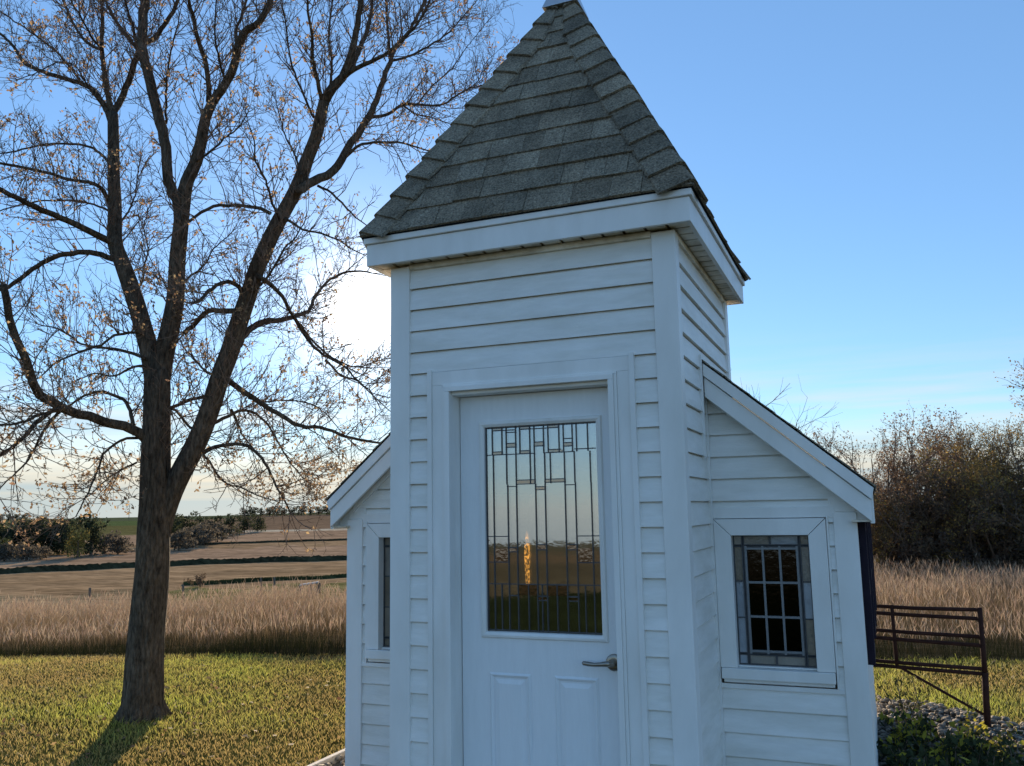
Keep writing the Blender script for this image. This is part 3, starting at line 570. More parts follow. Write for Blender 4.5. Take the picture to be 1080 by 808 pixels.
# ------------------------------------------------------------------ the big bare tree
TB = np.array((-4.273, 1.923, 0.0)); hd_ = norm(np.array((TB[0]-CAM[0], TB[1]-CAM[1], 0))); TD = np.dot(TB-CAM, hd_)
tree = thing('leafless_tree', 'big leafless tree with a thick forked trunk on the lawn left of the chapel', 'tree', tuple(TB))
def wp(x, y, doff=0):
    v = ray(x, y); return CAM+v*((TD+doff)/np.dot(v, hd_))
PXR = .92*TD*np.dot(FW, hd_)**2/FPX
LIMBS = [  # r0 r1 depth-start depth-end : pixel path of the limb in the photograph
 (24,15,0,0,"149,764 150,745 152,722 154,690 157,640 160,600 162,560 164,530 164,505 164,470 165,430 166,405 166,392"),
 (14.5,7,0,-.7,"160,600 167,562 178,528 191,499 208,465 222,430 232,400 243,370 252,340 262,310 270,285 282,258 295,232 308,208 318,185 325,165 333,145 338,125 342,107"),
 (13,7,0,.7,"166,425 163,400 158,372 150,344 140,310 130,280 122,258 121,236 121,213 120,185 120,155 119,120"),
 (13.5,6,0,-.3,"166,425 169,400 174,370 180,342 185,310 187,277 191,240 194,210 197,192 207,170 212,150 217,125 225,107"),
 (6,3.5,-.3,-.9,"225,107 237,90 247,70 252,45 262,30 270,27 280,12 288,-10 292,-45"),
 (7.5,6,0,.5,"191,240 186,212 177,190 175,155 165,112 157,82 151,57 150,32 152,7 155,-30 157,-70"),
 (6.5,2.5,-.7,-1.1,"342,107 352,92 362,82 367,68 372,50 377,25 381,0 388,-40 394,-80"),
 (3.5,1,-1,-1.6,"362,82 375,72 390,65 405,58 420,47 432,35 445,18 455,-5 462,-25"),
 (4,1.5,-.8,-.4,"370,74 380,50 388,30 393,0 396,-35"),
 (6.5,2,-.6,.2,"312,202 330,192 352,180 367,156 380,137 392,117 402,90 411,65 417,50 430,35 445,7 454,-25"),
 (2.6,1.2,.1,.3,"411,62 409,35 407,0 406,-35"),
 (3,.8,0,.9,"388,124 395,123 410,120 425,110 445,111 467,110 482,100 495,94 512,89 520,86"),
 (2.6,.8,-.4,-.9,"360,170 370,160 382,152 405,150 425,151 445,157 458,160"),
 (1.6,.6,.2,.7,"425,111 440,121 455,124 475,131"),(2.2,.6,.1,.9,"411,65 430,60 450,50 470,37 482,25 502,2 510,-8"),
 (1.4,.5,.3,.8,"440,111 455,92 477,72 492,50 515,22"),(1.2,.4,.7,1,"482,100 503,87 512,67 527,52"),
 (3.2,1.2,-.7,-1.3,"339,106 335,87 330,62 329,37 325,12 322,-20"),(2,1,-.8,-.3,"348,98 350,70 347,37 350,7 352,-20"),(1.8,.6,-.6,-1.4,"331,124 320,100 307,65 302,30 298,8"),
 (4.5,2,.7,1.1,"119,120 114,100 110,75 107,50 108,25 107,0 105,-35"),(2.8,1.2,.9,1.6,"108,52 100,50 87,40 75,20 66,0 60,-20"),(1.8,.8,.8,.3,"104,48 96,38 87,22 75,0 68,-20"),
 (5,4,.7,.5,"119,120 125,110 135,87 142,67 149,50"),(4,1.8,.5,.2,"152,46 165,38 182,12 192,-12 200,-40"),
 (4.5,1.6,.7,1.8,"117,125 110,112 95,92 75,85 50,77 27,67 15,50 0,35 -22,18"),(2,.8,1.2,1.9,"84,84 62,57 37,37 12,20 -8,6"),(1.5,.6,.9,.2,"115,130 108,112 92,90 80,70 62,66 40,76 20,84"),
 (2.2,.8,.6,1.2,"117,174 95,155 50,152 12,160 -14,164"),(3.2,1.4,.6,-.2,"116,216 108,199 95,192 75,190 37,179 0,172 -24,165"),
 (5.2,2.4,.4,-.5,"122,258 111,252 95,244 70,232 37,218 15,207 -10,196 -34,186"),(4.2,2.2,.4,.9,"124,274 112,271 95,266 70,268 45,277 25,291 10,302 -10,308 -32,318"),(1.8,.7,.5,1.4,"118,224 110,220 82,212 37,213 0,222 -20,228"),
 (3.8,1.8,-.2,-.7,"220,108 220,92 217,67 210,45 205,22 199,0 194,-30"),(2.6,1.2,-.7,-.2,"250,52 250,30 260,0 264,-24"),(1.6,.7,-.5,-1.2,"238,86 232,67 227,37 228,0 230,-20"),
 (3.4,1.4,.5,1.1,"150,58 140,45 125,27 116,12 110,-5 104,-30"),(2.2,1,.5,0,"144,48 140,27 135,12 131,-3 128,-25"),(1.9,.7,.3,-.4,"175,130 175,117 176,87 179,60 185,37 190,12"),
 (2.6,2,-.5,-.2,"285,225 275,220 257,217 240,217 225,217 212,224 199,234"),(3.2,2,-.3,-.9,"257,312 252,302 244,298 235,298 220,307 212,316 203,320"),(3.8,3,-.3,0,"250,328 235,328 220,328 207,340 194,352"),
 (5,3.4,-.2,.3,"252,364 257,354 272,342 284,338 295,338 310,334"),(3.2,1.2,.3,.8,"310,334 325,328 332,314 345,298 362,288 380,286 392,288"),(3.4,2.2,-.4,-.1,"270,290 280,296 287,302 297,312 303,324 310,334"),
 (2.8,.8,.1,-.6,"310,334 322,354 340,374 360,384 375,399 392,414"),(2,.6,.3,1,"310,336 330,360 350,377 375,387 400,380 416,378"),(1.9,.7,-.5,-1,"300,230 310,236 320,242 340,247 355,252 370,262 382,268"),(2,.8,-.3,-.1,"335,196 350,204 365,219 375,229 387,238"),
 (4,1.2,-.1,-.8,"238,398 251,409 273,424 293,436 316,449 338,451 365,460 391,466 404,468"),(2.6,.8,-.1,.5,"226,446 236,442 250,434 265,434 280,445 293,465 305,487 318,502"),(3,1,0,-.5,"214,478 222,473 233,470 256,469 271,478 282,494 289,507 298,525 306,540"),
 (1.9,.8,.2,.8,"244,432 252,450 258,462 273,480"),(1.8,.6,-.1,-.7,"212,476 222,488 229,500 240,511 253,514 273,523 290,528"),(2,.7,.6,1.3,"343,380 360,396 378,402 396,420 418,440"),(1.4,.5,.1,1.0,"262,420 276,424 298,422 325,425 343,436 369,465 388,482"),
 (6.8,3.6,0,-.9,"162,470 146,457 131,449 111,446 94,440 74,433 56,426 42,417 35,404 31,389 27,379 17,357 10,334 7,320 3,300"),(2.8,1.2,0,.6,"142,452 138,438 134,425 120,417 105,413 89,417 76,426 62,436"),
 (3.4,1.4,-.5,-1,"66,430 54,434 42,442 29,456 13,471 -5,482 -24,498"),(1.9,.7,-.5,0,"62,434 47,453 36,474 27,489 13,502 -5,520"),(2,.8,-.6,-1.3,"46,436 34,441 18,447 -4,449 -24,452"),
 (2,.7,0,-.5,"146,462 134,462 120,469 109,480 102,498 96,514 87,531 80,545"),(1.4,.5,0,.5,"144,488 127,496 111,507 94,522 82,530"),(2.6,.8,0,.8,"152,378 145,374 125,369 105,366 85,362 62,347 40,342"),
 (2.1,.8,.1,-.6,"148,352 140,351 120,354 107,364 82,372 60,382 42,398"),(2.1,.7,0,.4,"154,386 147,386 135,389 120,397 100,394 80,402"),(2.6,2,.1,-.1,"176,432 183,429 200,422 216,418"),(1.9,1.6,0,0,"178,430 185,433 192,440 198,449 206,456"),
 (2,.7,-.3,-1.2,"262,310 275,300 290,280 300,262 312,250 322,232"),(2,.7,-.3,.6,"232,400 218,392 206,380 198,372 188,378"),(1.7,.6,0,-.9,"190,300 202,290 215,280 226,262 240,250"),(1.8,.6,.2,1.2,"140,310 150,296 152,280 156,262 152,240 156,220"),
 (1.7,.6,.4,1.4,"122,240 134,226 142,206 146,180 150,160"),(1.8,.6,-.3,-1.5,"207,170 222,160 236,146 250,136 262,118"),(1.8,.6,-.6,-1.5,"295,232 286,210 280,190 270,170 268,148 262,130"),(1.6,.6,-.6,.4,"318,185 312,166 302,146 296,126 290,104"),
]
def spline(pts, step):
    pts = np.array(pts, float); out = []; P = np.vstack([2*pts[0]-pts[1], pts, 2*pts[-1]-pts[-2]])
    for i in range(1, len(P)-2):
        p0, p1, p2, p3 = P[i-1], P[i], P[i+1], P[i+2]; n = max(1, int(np.linalg.norm(p2[:3]-p1[:3])/step))
        for k in range(n):
            t = k/n; out.append(.5*((2*p1)+(-p0+p2)*t+(2*p0-5*p1+4*p2-p3)*t*t+(-p0+3*p1-3*p2+p3)*t**3))
    out.append(P[-2]); return np.array(out)
trunk_mb = MB(); twig_mb = MB(); leafP = []; tips = []
def leaf_prob(p):     # denser dead leaves low on the right and left
    v = p-CAM; w = np.dot(v, FW); x = 540+FPX*np.dot(v, RT)/w; y = 404-FPX*np.dot(v, UP)/w
    q = .26+1.2*math.exp(-((x-310)/60)**2-((y-480)/45)**2)+.75*math.exp(-((x-100)/50)**2-((y-500)/45)**2)+.6*math.exp(-((x-50)/70)**2-((y-130)/60)**2)+.5*math.exp(-((x-320)/60)**2-((y-150)/60)**2)+.3*math.exp(-((x-60)/80)**2-((y-340)/80)**2)
    return q
LEAFY = [False]
def spur(p, d, ln, r, lev):
    if lev == 0: LEAFY[0] = rng.random() < leaf_prob(p)*.62
    pts = twig_curve(p, d, ln, .10 if lev else .13, .15 if lev else .13, 5 if lev == 0 else 4)
    twig_mb.tube(pts, list(np.linspace(r, r*.45, len(pts))), 3, False)
    if lev < 2:
        cnt = int(ln/(.085 if lev == 0 else .075)); 
        for k in range(cnt):
            t = rng.uniform(.15, 1); f = t*(len(pts)-1); i = min(int(f), len(pts)-2); q = pts[i]+(pts[i+1]-pts[i])*(f-i); dd = norm(pts[i+1]-pts[i])
            side = norm(np.cross(dd, rng.normal(0, 1, 3))); 
            spur(q, dd*.75+side*.8, ln*rng.uniform(.22, .5) if lev == 0 else rng.uniform(.035, .10), max(r*.6, .0024), lev+1)
    if LEAFY[0]:
        leafP.append(pts[-1])
        if rng.random() < .6: leafP.append(pts[-2])
for li, (r0, r1, d0, d1, s) in enumerate(LIMBS):
    px = [tuple(map(float, q.split(','))) for q in s.split()]; n = len(px); bow = rng.uniform(-.15, .15)
    p3 = []
    for i, (x, y) in enumerate(px):
        t = i/(n-1); dep = d0+(d1-d0)*t+bow*math.sin(math.pi*t); p3.append(np.append(wp(x, y, dep), (r0+(r1-r0)*t)*PXR))
    if li == 0: p3[0][3] *= 1.16; p3[1][3] *= 1.04
    sp = spline(p3, .07 if r0 > 6 else .05); P = sp[:, :3].copy(); rad = np.maximum(sp[:, 3], .0022)
    if r0 < 9: P[1:-1] += rng.normal(0, .0022+.0006*r0*.5, (len(P)-2, 3))
    big = r0 > 6
    if li == 0:                                            # root flare
        for q in range(7):
            aq = q*.9+rng.uniform(-.2, .2); dq = np.array((math.cos(aq), math.sin(aq), 0)); r_ = rad[0]*.74; b0 = TB*1.0
            trunk_mb.tube([b0+dq*r_*.55+(0, 0, .30), b0+dq*r_*.75+(0, 0, .13), b0+dq*r_*1.25+(0, 0, .02), b0+dq*r_*1.9+(0, 0, -.06)], [r_*.36, r_*.40, r_*.30, r_*.12], 8)
    trunk_mb.tube(P, list(rad), 18 if r0 > 9 else (9 if r0 > 3.5 else 5), True, .045 if big else 0)
    if r0 > 10 and li == 0: start = .62
    elif r0 > 6: start = .25
    else: start = .12
    seg = np.linalg.norm(np.diff(P, axis=0), axis=1); cum = np.append(0, np.cumsum(seg)); T = cum[-1]
    nsp = int(T*(1-start)/(.035 if r0 < 9 else .048))
    for k in range(nsp):
        sdist = T*(start+(1-start)*rng.random()); i = min(np.searchsorted(cum, sdist)-1, len(P)-2); i = max(i, 0); q = P[i]; dd = norm(P[i+1]-P[i]); rr_ = rad[i]
        side = rng.normal(0, 1, 3); side = norm(side-dd*np.dot(side, dd)); ln = rng.uniform(.18, .62)*(1.0 if r0 > 2.2 else .7)
        up = np.array((0, 0, .35 if q[2] > 2.6 else -.02))
        spur(q+side*rr_*.6, dd*.55+side*.9+up, ln, min(rr_*.6, rng.uniform(.0036, .0062)), 0)
    for k in range(3): spur(P[-1], norm(P[-1]-P[-3])+rng.normal(0, .25, 3), rng.uniform(.3, .6), min(max(rad[-1]*.7, .003), .0055), 0)
trunk_mb.build('trunk', M['bark'], tree, smooth=True)
twig_mb.build('twigs', M['twig'], tree)
LP = np.array(leafP); ex = LP[rng.random(len(LP)) < .7]; LP = np.concatenate([LP, ex+rng.normal(0, .022, ex.shape)])
n = len(LP); t = rng.random(n); lc = lerp3((.27, .16, .10), (.42, .31, .17), t)*rng.uniform(.6, 1.3, (n, 1))
V, F, Cc = leafset(LP-np.array((0, 0, .012)), rng.uniform(.018, .040, n), lc); np_mesh('leaves', V, F, Cc, M['leaf'], tree)
print('twig faces', len(twig_mb.f), 'leaves', n)

# ------------------------------------------------------------------ brushy trees beyond the grass (right)
def brush_meshes(height, spread, nstem, nleaf, ca, cb, seed, low=.15, lsz=.07, leafy=1.0):
    global rng
    rng = np.random.default_rng(seed); tb = MB(); pts_all = []
    def grow(p, d, ln, r, lev):
        pts = twig_curve(p, d, ln, .10 if lev == 0 else .12, .13+.03*lev, 6 if lev < 2 else 4); tb.tube(pts, list(np.linspace(r, r*.5, len(pts))), 6 if lev == 0 else (4 if lev == 1 else 3), False)
        if lev >= 1: pts_all.extend(pts[1:])
        if lev < 3:
            for k in range((8, 7, 5)[lev]):
                f = rng.uniform(low if lev == 0 else .2, 1)*(len(pts)-1); i = min(int(f), len(pts)-2); q = pts[i]+(pts[i+1]-pts[i])*(f-i); dd = norm(pts[i+1]-pts[i]); side = norm(np.cross(dd, rng.normal(0, 1, 3)))
                grow(q, dd*.8+side*.75, ln*rng.uniform(.34, .6), r*(.5 if lev == 0 else .45), lev+1)
    for k in range(nstem):
        a = rng.uniform(0, 6.28); d = np.array((math.cos(a)*spread, math.sin(a)*spread, 1)); grow(np.array((math.cos(a)*.12*nstem*.3, math.sin(a)*.12*nstem*.3, -.05)), d, height*rng.uniform(.7, .95), .045*height/4*rng.uniform(.7, 1.2), 0)
    P = np.array(pts_all); k = rng.integers(0, len(P), nleaf); Q = P[k]+rng.normal(0, .09*height/5, (nleaf, 3)); Q = Q[Q[:, 2] > .03]; n = len(Q)
    clump = .5+.5*np.sin(Q[:, 0]*2.2+seed)*np.sin(Q[:, 1]*1.9)*np.sin(Q[:, 2]*2.1+seed); t = np.clip(clump+rng.normal(0, .25, n), 0, 1)
    cc = lerp3(ca, cb, t)*rng.uniform(.6, 1.35, (n, 1)); return tb, leafset(Q, rng.uniform(.6, 1.3, n)*lsz, cc)
def plant(name, label, cat, loc, meshes, group=None, rot=0, scale=1, parts=('trunk', 'crown'), src=None):
    o = thing(name, label, cat, loc, group); o.rotation_euler.z = rot; o.scale = (scale,)*3
    for nm, me in zip(parts, meshes):
        c = bpy.data.objects.new(nm, me); col.objects.link(c); c.parent = o
    return o
def to_mesh_pair(tb, lv, m1, m2):
    t = tb.build('trunk', m1); me1 = t.data; bpy.data.objects.remove(t)
    c = np_mesh('crown', *lv, m2); me2 = c.data; bpy.data.objects.remove(c); return me1, me2
def at(azd, r, dz=0):
    x = CAM[0]+r*math.sin(R(azd)); y = CAM[1]+r*math.cos(R(azd)); return (x, y, float(terr(x, y))+dz)
brown = ((.17, .115, .09), (.30, .20, .115)); gold = ((.17, .12, .05), (.42, .28, .08)); dark = ((.085, .062, .05), (.18, .125, .07))
K = [to_mesh_pair(*brush_meshes(4.6, .28, 3, 5200, *brown, 11), M['twig'], M['foliage']), to_mesh_pair(*brush_meshes(4.4, .22, 3, 6000, *brown, 23), M['twig'], M['foliage']),
     to_mesh_pair(*brush_meshes(5.2, .25, 4, 9000, *gold, 37), M['twig'], M['foliage']), to_mesh_pair(*brush_meshes(2.2, .5, 6, 6000, *dark, 41, .05), M['twig'], M['foliage']), to_mesh_pair(*brush_meshes(3.2, .4, 5, 7000, *gold, 59, .05), M['twig'], M['foliage'])]
TL = [(.3,26.5,0,0.52,'low brown tree partly hidden behind the chapel eave, first of the brush trees'),(1.2,25.2,0,0.78,'leaning brown tree with open dark limbs just right of the chapel eave'),(2.5,26,1,0.80,'slim upright brown tree second to the right of the leaning tree'),(3.7,25.3,1,0.83,'dense brown tree left of the middle of the right hand brush'),(4.7,26.8,0,0.80,'brown tree at the middle of the brush, left of the golden trees'),
      (5.6,26.0,2,0.64,'golden leafed tree right of the middle of the brush'),(7.1,25.5,2,0.60,'tall golden tree near the right edge of the brush'),(8.4,24.6,2,0.61,'tallest golden olive tree cut by the right edge'),(10.6,25.5,1,0.84,'brown tree beyond the right edge of the brush'),(13,26.5,2,0.95,'golden tree farthest right beyond the photo edge')]
for i, (a_, r_, k_, s_, lb) in enumerate(TL):
    plant('brush_tree', lb, 'tree', at(a_, r_), K[k_], 'brushy trees beyond the tall grass', i*1.7, s_)
UB = [(-.2,24.0,4,.62,'yellowish shrub at the foot of the trees beside the chapel wall'),(.9,24.4,3,.95,'dark bare shrub under the leaning brush tree'),(2.2,24.2,3,1.05,'dark shrub second from the chapel under the brush trees'),(3.4,24.6,3,1.1,'dark shrub below the dense middle tree'),(4.5,24.3,3,1.15,'dark shrub left of the golden undergrowth'),
      (5.7,24.0,4,.8,'golden shrub under the golden trees'),(6.7,24.4,3,1.2,'dark shrub between two golden shrubs'),(7.7,23.9,4,.85,'golden shrub closest to the right edge of the photo'),(8.9,24.2,3,1.25,'dark shrub at the right edge of the photo'),(10.2,24.4,3,1.2,'dark shrub past the right edge of the photo')]
for i, (a_, r_, k_, s_, lb) in enumerate(UB):
    plant('brush_shrub', lb, 'shrub', at(a_, r_), K[k_], 'shrubs under the brush trees', i*2.3+.5, s_)
bare = to_mesh_pair(*brush_meshes(5.6, .22, 3, 260, *brown, 71, .3, .04), M['twig'], M['leaf'])
plant('bare_tree', 'bare twiggy tree showing its top above the chapel roof beside the steeple', 'tree', at(-6.9, 25), bare, None, .4, .88)
# ------------------------------------------------------------------ woods far left
def far_meshes(seed, h, wd, nl, ca, cb, lsz):
    g = np.random.default_rng(seed); tb = MB(); tb.tube([(0,0,-.2),(0,0,h*.25),(wd*.05,0,h*.6)], [h*.035,h*.03,h*.015], 6)
    lob = [(g.uniform(-.3,.3)*wd, g.uniform(-.3,.3)*wd, h*(.14+.62*j/12+g.uniform(-.04,.06)), wd*g.uniform(.22,.40)*(1.15-.5*j/12), h*g.uniform(.12,.22)) for j in range(13)]; P = []
    for (x, y, z, rx, rz) in lob:
        v = g.normal(0, 1, (nl//13, 3)); v /= np.linalg.norm(v, axis=1)[:, None]; v *= g.uniform(.55, 1.05, (nl//13, 1)); P.append(v*np.array((rx, rx, rz))+np.array((x, y, z)))
    P = np.concatenate(P); P = P[P[:, 2] > .02*h]; n = len(P); t = np.clip(.5+.5*np.sin(P[:, 0]*3/wd*3)*np.sin(P[:, 2]*9/h+seed)+g.normal(0, .2, n), 0, 1)
    return to_mesh_pair(tb, leafset(P, g.uniform(.6, 1.3, n)*lsz, lerp3(ca, cb, t)*g.uniform(.65, 1.3, (n, 1))), M['twig'], M['foliage'])
dg = ((.030, .036, .021), (.075, .082, .04)); gb = ((.08, .07, .056), (.13, .11, .08)); yl = ((.20, .15, .045), (.40, .29, .08))
FM = [far_meshes(1, 3.4, 3.4, 1500, *dg, .26), far_meshes(2, 3.2, 3.8, 1500, *dg, .26), far_meshes(3, 1.7, 2.4, 900, *gb, .20), far_meshes(4, 2.6, 1.9, 900, *yl, .18), far_meshes(5, 4.0, 3.0, 1600, *dg, .25)]
def pxaz(x, r=None): v = ray(x, 545); return math.degrees(math.atan2(v[0], v[1]))
FT = [(-34,80,1,1.05,'dark green tree of the far wood beyond the left edge'),(-14,84,0,1.1,'dark tree of the far wood cut by the left edge of the photo'),(4,80,3,.75,'small yellow tree at the far left of the wood'),(10,86,1,1.05,'dark rounded tree behind the small yellow tree'),(26,84,0,1.0,'dark green tree second from the left edge in the far wood'),(40,88,1,1.1,'broad dark tree in the middle of the far wood'),(54,85,0,1.02,'dark tree between the broad tree and the yellow tree in the far wood'),(68,87,1,1.05,'dark tree just left of the yellow tree in the far wood'),(84,77,3,1.0,'yellow leafed tree in front of the far dark wood'),(98,80,4,1.0,'tallest dark green tree at the right end of the far wood'),(112,84,2,1.2,'grey brown bush right of the tallest dark tree'),
      (8,76,2,.9,'grey bare bush in front of the far wood near the left edge'),(30,75,2,.85,'pale grey bush in front of the far wood left of middle'),(46,77,2,.7,'low grey bush before the broad dark tree'),(126,82,2,1.0,'small grey bush left of the big trunk in the far field'),
      (190,86,2,1.25,'grey brown bush just right of the big trunk in the far field'),(204,92,2,1.35,'rounded grey bush of the creek line right of the trunk'),(216,96,2,1.45,'larger grey bush in the creek line'),(230,104,2,1.5,'grey green bush near the middle of the creek line'),(196,108,0,1.05,'dark green tree behind the grey creek bushes near the trunk'),(222,118,1,1.0,'dark green tree behind the middle of the creek line'),(243,128,0,.95,'dark green tree right of the creek bushes'),(258,142,1,.95,'dark green tree second from the right end of the creek line'),(272,150,0,.9,'dark green tree at the right end of the creek line'),(178,100,1,1.0,'dark green tree behind the big trunk')]
for i, (x_, r_, k_, s_, lb) in enumerate(FT):
    plant('field_tree' if k_ != 2 else 'field_bush', lb, 'tree' if k_ != 2 else 'bush', at(pxaz(x_), r_), FM[k_], 'trees and bushes along the far creek', i*1.1, s_)
HZ = [(258,380),(266,384),(275,378),(284,386),(292,380),(300,384),(309,378),(318,386),(327,380),(336,384),(345,378),(354,384),(363,380)]
ordn = ['first','second','third','fourth','fifth','sixth','seventh','eighth','ninth','tenth','eleventh','twelfth','thirteenth']
for i, (x_, r_) in enumerate(HZ):
    plant('skyline_tree', 'dark skyline tree beside the chapel eave, %s from left in its row' % ordn[i], 'tree', at(pxaz(x_), r_), FM[(0, 1, 4)[i % 3]], 'row of trees on the skyline left of the chapel', i*.9, 1.25+.25*math.sin(i*2.1))
for i, (x_, r_) in enumerate(((-12,620),(0,620),(9,625),(18,618),(26,622))):
    plant('skyline_tree', 'tiny dark tree on the horizon at the far left edge, %s from the left' % ordn[i], 'tree', at(pxaz(x_), r_), FM[i % 2], 'clump of trees on the far left horizon', i*.9, 1.5)
for i, (x_, lb) in enumerate(((40,'thin utility pole on the horizon nearest the left edge'),(46,'thin utility pole on the horizon second from the left edge'),(136,'thin utility pole on the horizon just left of the big trunk'))):
    p = at(pxaz(x_), 560); o = thing('utility_pole', lb, 'pole', p, 'utility poles on the far horizon')
    mb = MB(); mb.tube([(p[0],p[1],p[2]-.3),(p[0],p[1],p[2]+8.5)], [.16,.11], 8); mb.build('pole', M['post'], o)
    mb = MB(); mb.box(p[0]-1.0,p[0]+1.0,p[1]-.18,p[1]-.12,p[2]+7.6,p[2]+7.8); mb.build('crossarm', M['post'], o)
# fence posts in the field, small rail, brush pile
for i, (x_, r_, h_, lb) in enumerate(((99,27.5,.85,'thin weathered fence post alone in the field left of the big trunk'),(277,31,.72,'weathered fence post in the green strip, leftmost right of the trunk'),(291,31,.72,'weathered fence post in the green strip beside the leftmost one'),(196,31,.55,'short weathered fence post just right of the big trunk'))):
    p = at(pxaz(x_), r_); mb = MB(); mb.tube([(p[0],p[1],p[2]-.2),(p[0]+.01,p[1],p[2]+h_*.5),(p[0]-.01,p[1],p[2]+h_)], [.038,.035,.033], 8); tag(mb.build('fence_post', M['post']), lb, 'post', 'fence posts across the field')
p = at(pxaz(318), 31.5); q = at(pxaz(337), 32.5); o = thing('low_rail', 'low white topped rail on short posts in the green strip of the field', 'rail', p)
for u in (0, .5, 1):
    x_, y_ = p[0]+(q[0]-p[0])*u, p[1]+(q[1]-p[1])*u; z_ = float(terr(x_, y_)); mb = MB(); mb.box(x_-.05,x_+.05,y_-.05,y_+.05,z_-.1,z_+.34); mb.build('rail_post', M['post'], o)
mb = MB(); mb.tube([(p[0],p[1],p[2]+.36),(q[0],q[1],q[2]+.36)], .04, 6); mb.build('rail_board', M['white_rail'], o)
p = at(pxaz(209), 38); plant('field_bush', 'small dark bush in the field just right of the big trunk', 'bush', p, to_mesh_pair(*brush_meshes(.5, .7, 5, 900, *dark, 88, .05, .05), M['twig'], M['foliage']), None)

# ------------------------------------------------------------------ pipe gate
def gp(u, z): return np.array((1.30+(2.181-1.30)*u, 3.62+(3.54-3.62)*u, z))
gate = thing('pipe_gate', 'rusty red pipe livestock gate panel standing beside the stone bed right of the chapel', 'gate', (2.17, 3.60, 0))
zr_ = [(.878,.868),(.825,.804),(.697,.674),(.640,.612),(.462,.445),(.430,.410)]
for (za, zb_) in zr_:
    mb = MB(); sag = rng.uniform(-.004, .004); mb.tube([gp(0, za), gp(.5, (za+zb_)/2-.006+sag), gp(.98, zb_)], .0145, 10); mb.build('rail', M['rust'], gate, smooth=True)
mb = MB(); mb.tube([gp(1, .885), gp(.997, .5), gp(.995, .42)], .019, 10); mb.tube([gp(.995, .42), gp(.985, .2), gp(.972, -.12)], .024, 10); mb.build('post', M['rust'], gate, smooth=True)
mb = MB(); mb.tube([gp(.322, .885), gp(.327, .42)], .015, 8); mb.build('upright', M['rust'], gate, smooth=True)
mb = MB(); mb.tube([gp(.34, .425), gp(.982, .11)], .010, 8); mb.build('brace', M['rust'], gate, smooth=True)
mb = MB(); mb.tube([gp(0, .89), gp(0, .42)], .015, 8); mb.build('upright', M['rust'], gate, smooth=True)

# ------------------------------------------------------------------ leafy plant at the chapel corner
sp_ = np.array((1.80, 2.3, 0)); shrub = thing('leafy_shrub', 'low dark leafy plant with yellowing leaves in the stone bed by the chapel corner', 'shrub', tuple(sp_))
sm = MB(); LPs = []; LCs = []
for k in range(105):
    b = np.array((rng.uniform(1.47, 2.18), rng.uniform(1.6, 3.0), .02)); d = np.array((rng.normal(0, .5), rng.normal(0, .5), 1)); ln = rng.uniform(.10, .29)
    pts = twig_curve(b, d, ln, -.06, .15, 5); sm.tube(pts, [.004,.0035,.003,.0025,.002], 4, False)
    for j in range(22):
        f = rng.uniform(.2, 1)*4; i = min(int(f), 3); LPs.append(pts[i]+(pts[i+1]-pts[i])*(f-i)+rng.normal(0, .025, 3)); yel = (rng.random() < .14+.40*(b[1] > 2.5)); c = np.array((.42, .36, .05)) if yel else np.array((.055, .066, .03)); LCs.append(c*rng.uniform(.6, 1.3))
sm.build('stems', M['twig'], shrub); V, F, Cc = leafset(np.array(LPs), rng.uniform(.032, .065, len(LPs)), np.array(LCs)); np_mesh('leaves', V, F, Cc, M['foliage'], shrub)
# thin weeds in front of the gate
for i, (wx, wy, lb) in enumerate(((1.72, 3.25, 'thin dry weed stalk below the gate rails near the chapel'), (1.60, 3.42, 'thin dry weed stalk closest to the chapel under the gate'))):
    o = thing('weed_stalk', lb, 'weed', (wx, wy, 0), 'weeds under the gate'); sm = MB(); LPs = []
    for k in range(5):
        pts = twig_curve(np.array((wx, wy, 0)), np.array((rng.normal(0, .25), rng.normal(0, .25), 1)), rng.uniform(.22, .42), .03, .1, 5); sm.tube(pts, .003, 3, False); LPs += [p_+rng.normal(0, .015, 3) for p_ in pts[1:] for _ in range(4)]
    sm.build('stems', M['twig'], o); n = len(LPs); V, F, Cc = leafset(np.array(LPs), rng.uniform(.015, .035, n), np.tile((.09, .085, .03), (n, 1))); np_mesh('leaves', V, F, Cc, M['foliage'], o)

# ------------------------------------------------------------------ trees behind the camera, seen only in the door glass
for i, (a_, r_, s_) in enumerate(((128, 95, 1.1), (139, 110, 1.4), (147, 92, 1.0), (158, 120, 1.5), (168, 100, 1.2), (178, 130, 1.5))):
    plant('hedge_tree', 'autumn tree across the road reflected in the door glass, %s of the row' % ordn[i], 'tree', at(a_, r_), FM[3], 'trees reflected in the door glass', i, s_*1.2)

# ------------------------------------------------------------------ light: sky and sun
SUN_AZ, SUN_EL = -32.27, 13.17
w_ = bpy.data.worlds.new('World'); sc.world = w_; w_.use_nodes = True; N = w_.node_tree.nodes; L = w_.node_tree.links; bg = N['Background']
sky = N.new('ShaderNodeTexSky'); sky.sky_type = 'NISHITA'; sky.sun_disc = False; sky.sun_elevation = R(SUN_EL); sky.sun_rotation = R(SUN_AZ); sky.altitude = 0; sky.air_density = 1.0; sky.dust_density = 0.03; sky.ozone_density = 4.0
SD = Vector((math.sin(R(SUN_AZ))*math.cos(R(SUN_EL)), math.cos(R(SUN_AZ))*math.cos(R(SUN_EL)), math.sin(R(SUN_EL))))
def node(t, **kw):
    n_ = N.new(t)
    for k_, v_ in kw.items(): setattr(n_, k_, v_)
    return n_
def math_(op, a_, b_=None):
    n_ = node('ShaderNodeMath', operation=op)
    for i_, q_ in enumerate((a_, b_)):
        if q_ is None: continue
        if isinstance(q_, (int, float)): n_.inputs[i_].default_value = q_
        else: L.new(q_, n_.inputs[i_])
    return n_.outputs[0]
